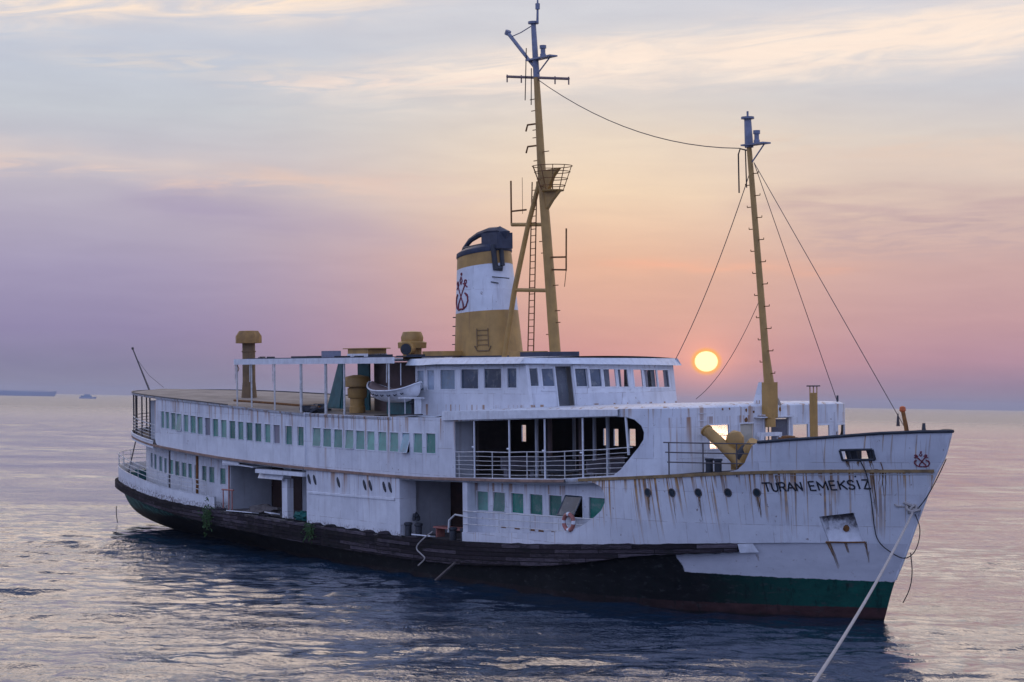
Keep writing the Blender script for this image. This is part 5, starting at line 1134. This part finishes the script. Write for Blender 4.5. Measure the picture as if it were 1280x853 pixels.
q.add([(6.7, -0.25, 9.6), (6.7, -0.7, 8.95), (7.0, -0.7, 8.95), (7.0, -0.25, 9.6)], [(0, 1, 2, 3), (3, 2, 1, 0)]); q.box((6.75, -.5, 8.5), (7.0, .5, 8.56)); P('mast_bracket', q, m_white, fm)
q = MB(); q.box((6.52, -.27, 8.42), (6.98, .27, 10.0)); P('mast_sheath', q, m_yellow, fm)
for i in range(19):
    z_ = 10.4 + i * 0.5; a_ = 6.8 + (z_ - 9.9) * 0.103; sg = 1 if i % 2 else -1; P('mast_step', MB().tube([(a_, 0, z_), (a_ + sg * 0.45, 0, z_), (a_ + sg * 0.45, 0, z_ + 0.08)], 0.022, 5), m_rusty, fm)

q = MB(); q.tube([(7.9, 0, 20.45), (8.5, 0, 20.6), (8.62, 0, 20.35), (8.6, 0.0, 18.6)], 0.035, 5); q.tube([(8.15, 0, 20.5), (8.1, 0, 18.8)], 0.03, 5); P('halyard', q, m_cable, fm)
# stays
def sag(p, q_, d, n_=14): p, q_ = Vector(p), Vector(q_); return [p.lerp(q_, t) - Vector((0, 0, d * 4 * t * (1 - t))) for t in np.linspace(0, 1, n_)]
for (p, q_, d, r_) in (((7.6, 0, 19.9), (7.55, -5.05, 8.98), 0.0, .017), ((7.6, 0, 19.9), (-1.42, 0.08, 8.1), 0.0, .017), ((7.75, 0, 19.7), (18.5, -4.6, 11.05), 0.5, .02), ((7.2, 0, 13.9), (11.73, 0, 9.2), 0.6, .014), ((24.0, 0, 25.7), (8.5, 0, 20.62), 0.9, .022)):
    q = MB(); q.tube(sag(p, q_, d), r_, 5); P('stay', q, m_wire)
q = MB(); q.tube([(-1.0, 0.07, 8.62), (-1.0, 0.07, 8.2)], [0.04, 0.08], 6); q.tube([(-1.0, 0.07, 8.72), (-1.0, 0.07, 8.6)], 0.03, 5); P('stay_shackle', q, m_wire)
q = MB(); q.tube([(7.75, -5.25, 8.9), (7.75, -5.25, 9.3)], 0.05, 6); P('roof_stub', q, m_dark)

# ================================================================== THINGS ON AND AROUND THE FERRY
TL = lambda v: FM @ Matrix.Translation(Vector(v))
# lifeboat
LB = bpy.data.objects.new('lifeboat', None); COL.objects.link(LB); LB.matrix_world = TL((29.4, 5.35, 8.95)); top(LB, 'small white lifeboat slung under the canopy, dark marks along its side', 'lifeboat')
def boat_s(t, v):     # t along -1..1, v 0 keel..1 gunwale
    w_ = 0.85 * (1 - abs(t) ** 2.4) ** 0.8; return (t * (2.35 + 0.12 * v * (1 if t > 0 else 1)), w_ * (v ** 0.45), 0.12 * abs(t) ** 3 * 3.0 + v * 0.62 + 0.10 * abs(t) ** 2.5)
q = MB()
for sg in (1, -1): q.grid([[(lambda p: (p[0], sg * p[1], p[2]))(boat_s(t, v)) for v in np.linspace(0, 1, 8)] for t in np.linspace(-1, 1, 25)], 0, True, flip=(sg > 0))
q.build('shell', m_whitec, LB)
q = MB(); gl = [boat_s(t, 1) for t in np.linspace(-1, 1, 25)]; q.tube([(p[0], p[1] + 0.02, p[2]) for p in gl], 0.045, 6); q.tube([(p[0], -p[1] - 0.02, p[2]) for p in gl], 0.045, 6); q.build('gunwale', m_whitec, LB)
q = MB(); q.grid([[(p[0] * .96, k * p[1] * .95, p[2] - 0.02 + 0.16 * (1 - k * k)) for k in np.linspace(-1, 1, 7)] for p in gl[1:-1]], 0, True); q.build('cover', m_brownwall, LB)
q = MB()
for t in (-.62, -.42, -.2, .05, .28, .48, .68): p = boat_s(t, 0.62); q.tube([(p[0] - .14, p[1] + .03, p[2] + 0.02), (p[0], p[1] + .05, p[2] - .05), (p[0] + .14, p[1] + .03, p[2] + 0.02)], 0.03, 5)
q.build('grab_line', m_cap, LB)
q = MB(); q.tube([(-0.6, 0, 0.9), (-0.6, 0, 2.05)], 0.03, 6); q.build('davit_fall', m_whitec, LB)
# life ring on the walkway rail
q = MB(); q.tube([(0.36 * math.cos(t), 0, 0.36 * math.sin(t)) for t in np.linspace(0, 6.283, 25)[:-1]], 0.095, 8, 0, closed=True)
for i, t in enumerate(np.linspace(0, 6.283, 5)[:-1]): q.tube([(0.36 * math.cos(t + e), 0, 0.36 * math.sin(t + e)) for e in np.linspace(-.2, .2, 5)], 0.102, 8, 1)
lr = q.build('life_ring', [m_pink, m_whitec], M=TL((13.35, 6.33, 3.72))); top(lr, 'faded red and white life ring hanging below the open walkway window', 'life ring')
# mooring hawser from the bow towards the quay the camera stands on
hs = FM @ Vector((-1.82, 0.12, 4.72)); he = Vector((6.30, 46.1, 1.5))
hv = [hs.lerp(he, t) - Vector((0, 0, 0.35 * 4 * t * (1 - t))) for t in np.linspace(0, 1, 60)]
q = MB(); q.tube(hv, 0.05, 10); hw = q.build('mooring_rope', m_rope); top(hw, 'pale thick mooring rope running from the stem of the ferry down to the foreground', 'rope')
kb = MB()
for i in range(7):
    c_ = Vector((-1.82 + random.uniform(-.2, .2), 0.3 + random.uniform(-.15, .15), 4.85 + random.uniform(-.22, .22))); ax = Vector((random.uniform(-1, 1), random.uniform(-1, 1), random.uniform(-1, 1))).normalized(); x_ = ax.orthogonal().normalized(); y_ = ax.cross(x_)
    kb.tube([c_ + (x_ * math.cos(t) + y_ * math.sin(t)) * 0.2 for t in np.linspace(0, 6.283, 13)[:-1]], 0.055, 6, 0, closed=True)
kb.tube([(-1.8, 0.3, 4.9), (-1.5, 0.75, 4.95), (-1.3, 0.8, 5.1)], 0.05, 6)
kn = kb.build('rope_knot', m_rope, M=FM); kn.parent = hw; kn.matrix_parent_inverse = Matrix.Identity(4); kn.matrix_world = FM
def rope(name, pts, r_, m, label):
    # smooth the control polygon
    P_ = [Vector(p) for p in pts]
    for _ in range(3):
        N_ = [P_[0]]
        for i in range(len(P_) - 1): N_ += [P_[i].lerp(P_[i + 1], .25), P_[i].lerp(P_[i + 1], .75)]
        P_ = N_ + [P_[-1]]
    q = MB(); q.tube(P_, r_, 6); o = q.build(name, m, M=FM); return top(o, label, 'rope')
rope('bow_rope', [(-3.55, 0.02, 6.92), (-3.2, 0.12, 6.2), (-2.6, 0.16, 5.3), (-2.05, 0.2, 4.75)], .022, m_cable, 'dark rope stretched along the stem from the bow eye down to the rope knot')
rope('bow_rope', [mf(-0.9, 6.86, 0.06), mf(-0.95, 6.3, 0.06), mf(-0.8, 5.2, 0.07), mf(-0.62, 4.2, 0.07), mf(-0.55, 3.4, 0.08), (-1.1, 0.42, 2.85), (-1.5, 0.22, 2.72), (-2.0, 0.14, 3.1), (-2.25, 0.12, 4.0), (-1.95, 0.14, 4.6)], .022, m_cable, 'dark slack rope looping from the mooring slot across the white bow to the stem')
rope('bow_rope', [(-1.65, 0.12, 3.0), (-1.75, 0.12, 2.2), (-1.6, 0.12, 1.5), (-1.2, 0.12, 0.9)], .022, m_cable, 'thin rope end dangling in front of the stem above the water')
rope('belt_rope', [(24.1, 6.6, 2.62), (24.6, 6.85, 2.25), (25.2, 6.95, 1.75), (24.5, 6.95, 1.45), (24.2, 6.95, 1.3), (24.9, 6.95, 0.9)], .032, m_rope, 'short pale rope hanging in a zigzag over the timber belt amidships')
rope('stern_rope', [(68.2, 3.2, 1.35), (68.0, 3.3, 0.8), (67.6, 3.4, 0.3)], .03, m_cable, 'short dark rope end hanging under the stern')
q = MB(); q.tube([(0, 0, 0), (1.9, 0.35, 1.35)], [0.09, 0.07], 8); top(q.build('driftwood_pole', m_railrust, M=TL((22.6, 6.6, 0.0)) @ Matrix.Rotation(math.pi, 4, 'Z') @ Matrix.Translation((-1.2, -0.5, -0.1))), 'dark wooden pole leaning against the hull at the waterline', 'pole')
# scrap in the gangway bays
def crumple(name, c, r, m, label, cat, seed):
    rr = random.Random(seed); bm = bmesh.new(); bmesh.ops.create_icosphere(bm, subdivisions=3, radius=1.0)
    for v in bm.verts:
        d = 0.75 + 0.55 * noise.noise(v.co * 2.2 + Vector((seed, 0, 0))); v.co = Vector((v.co.x * r[0] * d, v.co.y * r[1] * d, max(v.co.z * d, -0.35) * r[2]))
    me = bpy.data.meshes.new(name); bm.to_mesh(me); bm.free(); me.materials.append(m); o = bpy.data.objects.new(name, me); COL.objects.link(o); o.matrix_world = TL(c); return top(o, label, cat)
crumple('fishing_net', (38.3, 5.75, 2.45), (1.0, .5, .42), m_green_tarp, 'bundle of green netting on the deck beside the white pillar', 'net', 3)
crumple('rubbish_heap', (44.0, 4.9, 2.45), (2.2, .9, .42), m_deckdark, 'low heap of dark rubbish on the floor of the open gangway bay', 'rubbish', 5)
crumple('dark_sack', (23.6, 4.4, 2.7), (.5, .4, .85), m_dark, 'dark sack standing by the doorway of the forward bay', 'sack', 8)
crumple('dark_sack', (27.1, 5.6, 3.05), (.25, .25, .35), m_dark, 'small dark bundle lying on the bollards of the forward bay', 'sack', 9)
for (c, sz, ang, lab) in (((44.6, 6.2, 2.42), (2.6, .5, .05), 6, 'long pale plank lying across the edge of the gangway bay'), ((41.6, 5.9, 2.5), (1.4, .5, .05), -12, 'short white board lying beside the pillar in the gangway bay'), ((25.4, 6.3, 2.3), (1.5, .35, .06), 5, 'pale board lying on the belt before the forward bay')):
    q = MB(); q.box((-sz[0] / 2, -sz[1] / 2, 0), (sz[0] / 2, sz[1] / 2, sz[2])); top(q.build('loose_board', m_whitec, M=TL(c) @ Matrix.Rotation(math.radians(ang), 4, 'Z') @ Matrix.Rotation(math.radians(8), 4, 'X')), lab, 'board')
# weeds sprouting from the rotten belt
for (c, n_, r_, lab) in (((47.9, 6.75, 2.0), 260, (.55, .22, 1.0), 'green weed hanging from the belt at the after gangway bay'), ((35.9, 6.75, 1.9), 160, (.5, .2, .6), 'small green weed growing on the belt below the white side wall')):
    q = MB()
    for i in range(14):
        b_ = Vector((random.gauss(0, r_[0] * .35), 0, r_[2] * .35)); q.tube([Vector((0, -.1, r_[2] * .4)), b_ + Vector((0, .06, 0)), b_ + Vector((random.gauss(0, .1), .1, -r_[2] * random.uniform(.3, 1.1)))], 0.012, 4)
    for i in range(n_):
        p = Vector((random.gauss(0, r_[0] * .5), random.gauss(0, r_[1] * .5), random.gauss(0, r_[2] * .4))); d1 = Vector((random.gauss(0, 1), random.gauss(0, 1), random.gauss(0, 1))).normalized(); d2 = d1.orthogonal().normalized(); s_ = random.uniform(.05, .12)
        q.add([p, p + d1 * s_ + d2 * s_ * .4, p + d1 * s_ * 2, p + d1 * s_ - d2 * s_ * .4], [(0, 1, 2, 3)])
    top(q.build('weed', m_weed, M=TL(c)), lab, 'weed')

# ================================================================== FAR SHIPS
m_far = mat('hazed_ship_steel', (0.40, 0.42, 0.50), 0.7); m_farw = mat('hazed_ship_upperworks', (0.35, 0.40, 0.46), 0.7)  # distance haze painted in: both ship colours are paled
def world_M(azd, dist): a_ = math.radians(azd); return Matrix.Translation((dist * math.sin(a_), dist * math.cos(a_), 0)) @ Matrix.Rotation(-a_, 4, 'Z')
CS = bpy.data.objects.new('cargo_ship', None); COL.objects.link(CS); CS.matrix_world = world_M(-14.05, 4200)
top(CS, 'long low tanker far off on the hazy horizon at the left edge', 'ship')
L_, H_ = 176.0, 9.5
sec = [(-L_ / 2, 0.0, 11.5), (-L_ / 2 + 5, 7.5, 11), (-L_ / 2 + 35, 11, 10.2), (0, 12, 9.6), (50, 11, 9.2), (76, 7, 9.4), (88, 0.2, 10.2)]
q = MB()
for sg in (1, -1): q.grid([[(a_ + (4.5 if i == len(sec) - 1 else 0) * (z_ / 10), sg * s_, z_) for z_ in (-1, h * .5, h)] for i, (a_, s_, h) in enumerate(sec)], 0, True, flip=(sg < 0))
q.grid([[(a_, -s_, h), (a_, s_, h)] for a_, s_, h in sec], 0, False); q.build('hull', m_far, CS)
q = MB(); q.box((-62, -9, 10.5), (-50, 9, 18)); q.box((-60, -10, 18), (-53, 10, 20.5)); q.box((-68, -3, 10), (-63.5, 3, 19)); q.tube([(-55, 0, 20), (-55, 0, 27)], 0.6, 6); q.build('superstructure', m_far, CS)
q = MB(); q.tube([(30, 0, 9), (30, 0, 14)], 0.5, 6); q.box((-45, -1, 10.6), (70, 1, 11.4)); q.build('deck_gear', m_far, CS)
SB = bpy.data.objects.new('passenger_boat', None); COL.objects.link(SB); SB.matrix_world = world_M(-11.95, 3000)
top(SB, 'small grey passenger boat far off on the horizon right of the tanker', 'boat')
q = MB(); sec = [(-12, 2.5, 2.2), (-4, 3.4, 2), (5, 3, 2.2), (12.5, .1, 3)]
for sg in (1, -1): q.grid([[(a_, sg * s_, z_) for z_ in (-.5, h)] for a_, s_, h in sec], 0, True, flip=(sg < 0))
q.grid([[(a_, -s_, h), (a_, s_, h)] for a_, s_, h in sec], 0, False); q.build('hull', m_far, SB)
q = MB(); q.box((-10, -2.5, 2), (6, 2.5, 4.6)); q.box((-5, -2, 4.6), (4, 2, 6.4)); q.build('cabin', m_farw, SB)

# ================================================================== SEA
def waves():
    r2 = np.random.default_rng(3); comps = []
    for i in range(110):
        lam = 0.8 * (13.0 / 0.8) ** (r2.random() ** 1.25); th = math.radians(-90 + r2.normal(6, 22 if i % 4 else 55)); k = 2 * math.pi / lam
        comps.append((lam, th, k, (0.046 if lam < 2.2 else 0.034 if lam < 4.5 else 0.017) / k * (0.6 + 0.8 * r2.random()), r2.random() * 6.283))
    def height(X, Y, short):
        Z = np.zeros_like(X)
        for lam, th, k, amp, ph in comps:
            if lam < 3.4 and short is None: continue
            u_ = X * math.cos(th) + Y * math.sin(th); w_ = -X * math.sin(th) + Y * math.cos(th)
            grp = 0.5 + 0.5 * np.sin(u_ * k * 0.17 + ph * 3) * np.sin(w_ * k * 0.11 + ph * 7 + 0.6 * np.sin(u_ * k * 0.05))
            h = amp * np.sin(u_ * k + ph + 0.5 * np.sin(w_ * k * 0.21 + ph)) * grp
            Z += h * short if lam < 3.4 else h
        patch = 0.58 + 0.40 * np.sin(X * 0.11 + 1.3 * np.sin(Y * 0.06)) * np.sin(Y * 0.09 + 0.8 * np.sin(X * 0.07) + 1.0)
        patch += 0.42 * np.exp(-((X + 6 + 0.30 * (Y - 80)) / 22) ** 2 - ((Y - 84) / 34) ** 2)          # choppier along the hull
        return Z * patch
    V = []; F = []; o = 0
    def sheet(x0, x1, y0, y1, d, fn):
        nonlocal o
        nx_, ny_ = int((x1 - x0) / d), int((y1 - y0) / d)
        X, Y = np.meshgrid(np.linspace(x0, x1, nx_), np.linspace(y0, y1, ny_), indexing='ij'); Z = fn(X, Y)
        idx = np.arange(nx_ * ny_).reshape(nx_, ny_) + o
        V.append(np.stack([X, Y, Z], -1).reshape(-1, 3)); F.append(np.stack([idx[:-1, :-1], idx[1:, :-1], idx[1:, 1:], idx[:-1, 1:]], -1).reshape(-1, 4)); o += nx_ * ny_
    xa, ya, yb, xb, yc = 64.0, 26.0, 170.0, 190.0, 620.0
    sheet(-xa, xa, ya, yb, 0.24, lambda X, Y: height(X, Y, np.clip((yb - Y) / 25.0, 0, 1)) * np.clip(np.minimum(xa - np.abs(X), Y - ya) / 8.0, 0, 1))
    sheet(-xb, xb, yb, yc, 0.85, lambda X, Y: height(X, Y, None) * np.clip(np.minimum(xa + (Y - yb) * 0.30 - np.abs(X), (yc - Y) * 0.2) / 8.0, 0, 1))
    E_ = 9000.0
    V.append(np.array([(-E_, -E_, 0), (E_, -E_, 0), (E_, ya, 0), (-E_, ya, 0), (-xa, ya, 0), (xa, ya, 0), (-E_, yb, 0), (-xa, yb, 0), (xa, yb, 0), (E_, yb, 0), (-xb, yb, 0), (xb, yb, 0), (-E_, yc, 0), (-xb, yc, 0), (xb, yc, 0), (E_, yc, 0), (-E_, E_, 0), (E_, E_, 0)], float))
    F.append(np.array([(0, 1, 2, 3), (3, 4, 7, 6), (5, 2, 9, 8), (6, 10, 13, 12), (11, 9, 15, 14), (12, 15, 17, 16)]) + o)
    V = np.concatenate(V); F = np.concatenate(F)
    me = bpy.data.meshes.new('sea'); me.vertices.add(len(V)); me.vertices.foreach_set('co', V.ravel()); me.loops.add(F.size); me.loops.foreach_set('vertex_index', F.ravel().astype(np.int32))
    me.polygons.add(len(F)); me.polygons.foreach_set('loop_start', np.arange(0, F.size, 4, dtype=np.int32)); me.polygons.foreach_set('use_smooth', np.ones(len(F), bool)); me.update(calc_edges=True); me.validate()
    ob = bpy.data.objects.new('sea', me); COL.objects.link(ob); ob['kind'] = 'structure'; return ob
sea = waves()
m_sea = bpy.data.materials.new('sea_water'); m_sea.use_nodes = True
n = NT(m_sea.node_tree); b = n.n['Principled BSDF']; co = n.node('ShaderNodeTexCoord').outputs['Object']
x, y, z = n.sep(co)
b.inputs['Base Color'].default_value = (0.007, 0.026, 0.052, 1); b.inputs['IOR'].default_value = 1.62
b.inputs['Specular IOR Level'].default_value = 0.5
dist = n.math('SQRT', n.math('ADD', n.math('MULTIPLY', x, x), n.math('MULTIPLY', y, y)))
far = n.sstep(dist, 250.0, 1500.0)
r1 = n.noise(n.mapv(co, (0.7, 0.62, 1.0), rot=(0, 0, 0.15)), 1.9, 4.0, 0.62, 0.3)
r2_ = n.noise(n.mapv(co, (0.35, 1.0, 1.0), rot=(0, 0, -0.08)), 0.5, 5.0, 0.6, 0.4)
r3 = n.noise(n.mapv(co, (0.02, 0.12, 1.0)), 1.0, 5.0, 0.6, 0.5)
pt = n.sstep(n.noise(n.mapv(co, (0.03, 0.06, 1.0)), 1.0, 4.0, 0.55), 0.35, 0.65)
r0 = n.noise(n.mapv(co, (1.0, 0.40, 1.0), rot=(0, 0, 0.12)), 3.6, 3.0, 0.6, 0.2)
hgt0 = n.math('MULTIPLY', r0, n.math('MULTIPLY', n.math('ADD', n.math('MULTIPLY', pt, 0.9), 0.05), 0.075))
hgt = n.math('ADD', n.math('ADD', hgt0, n.math('MULTIPLY', r1, n.math('MULTIPLY', n.math('ADD', n.math('MULTIPLY', pt, 0.9), 0.15), 0.13))), n.math('ADD', n.math('MULTIPLY', r2_, n.math('ADD', 0.10, n.math('MULTIPLY', far, 0.35))), n.math('MULTIPLY', r3, n.math('MULTIPLY', far, 4.0))))
bn = n.node('ShaderNodeBump'); bn.inputs['Strength'].default_value = 1.0; bn.inputs['Distance'].default_value = 1.0
n.put(bn.inputs['Height'], hgt); n.l.new(bn.outputs[0], b.inputs['Normal'])
n.put(b.inputs['Roughness'], n.math('ADD', 0.05, n.math('MULTIPLY', far, 0.26)))
sea.data.materials.append(m_sea)

# ================================================================== HAZE
q = MB(); q.box((-9200, -9200, -1.5), (9200, 9200, 34.0)); hz = q.build('haze', bpy.data.materials.new('haze_air')); hz['kind'] = 'stuff'
hm = hz.data.materials[0]; hm.use_nodes = True; n = NT(hm.node_tree); n.n.clear()
oo = n.node('ShaderNodeOutputMaterial'); vol = n.node('ShaderNodeVolumePrincipled'); vol.inputs['Color'].default_value = (0.72, 0.76, 0.86, 1); vol.inputs['Density'].default_value = 0.00007
n.l.new(vol.outputs[0], oo.inputs['Volume'])
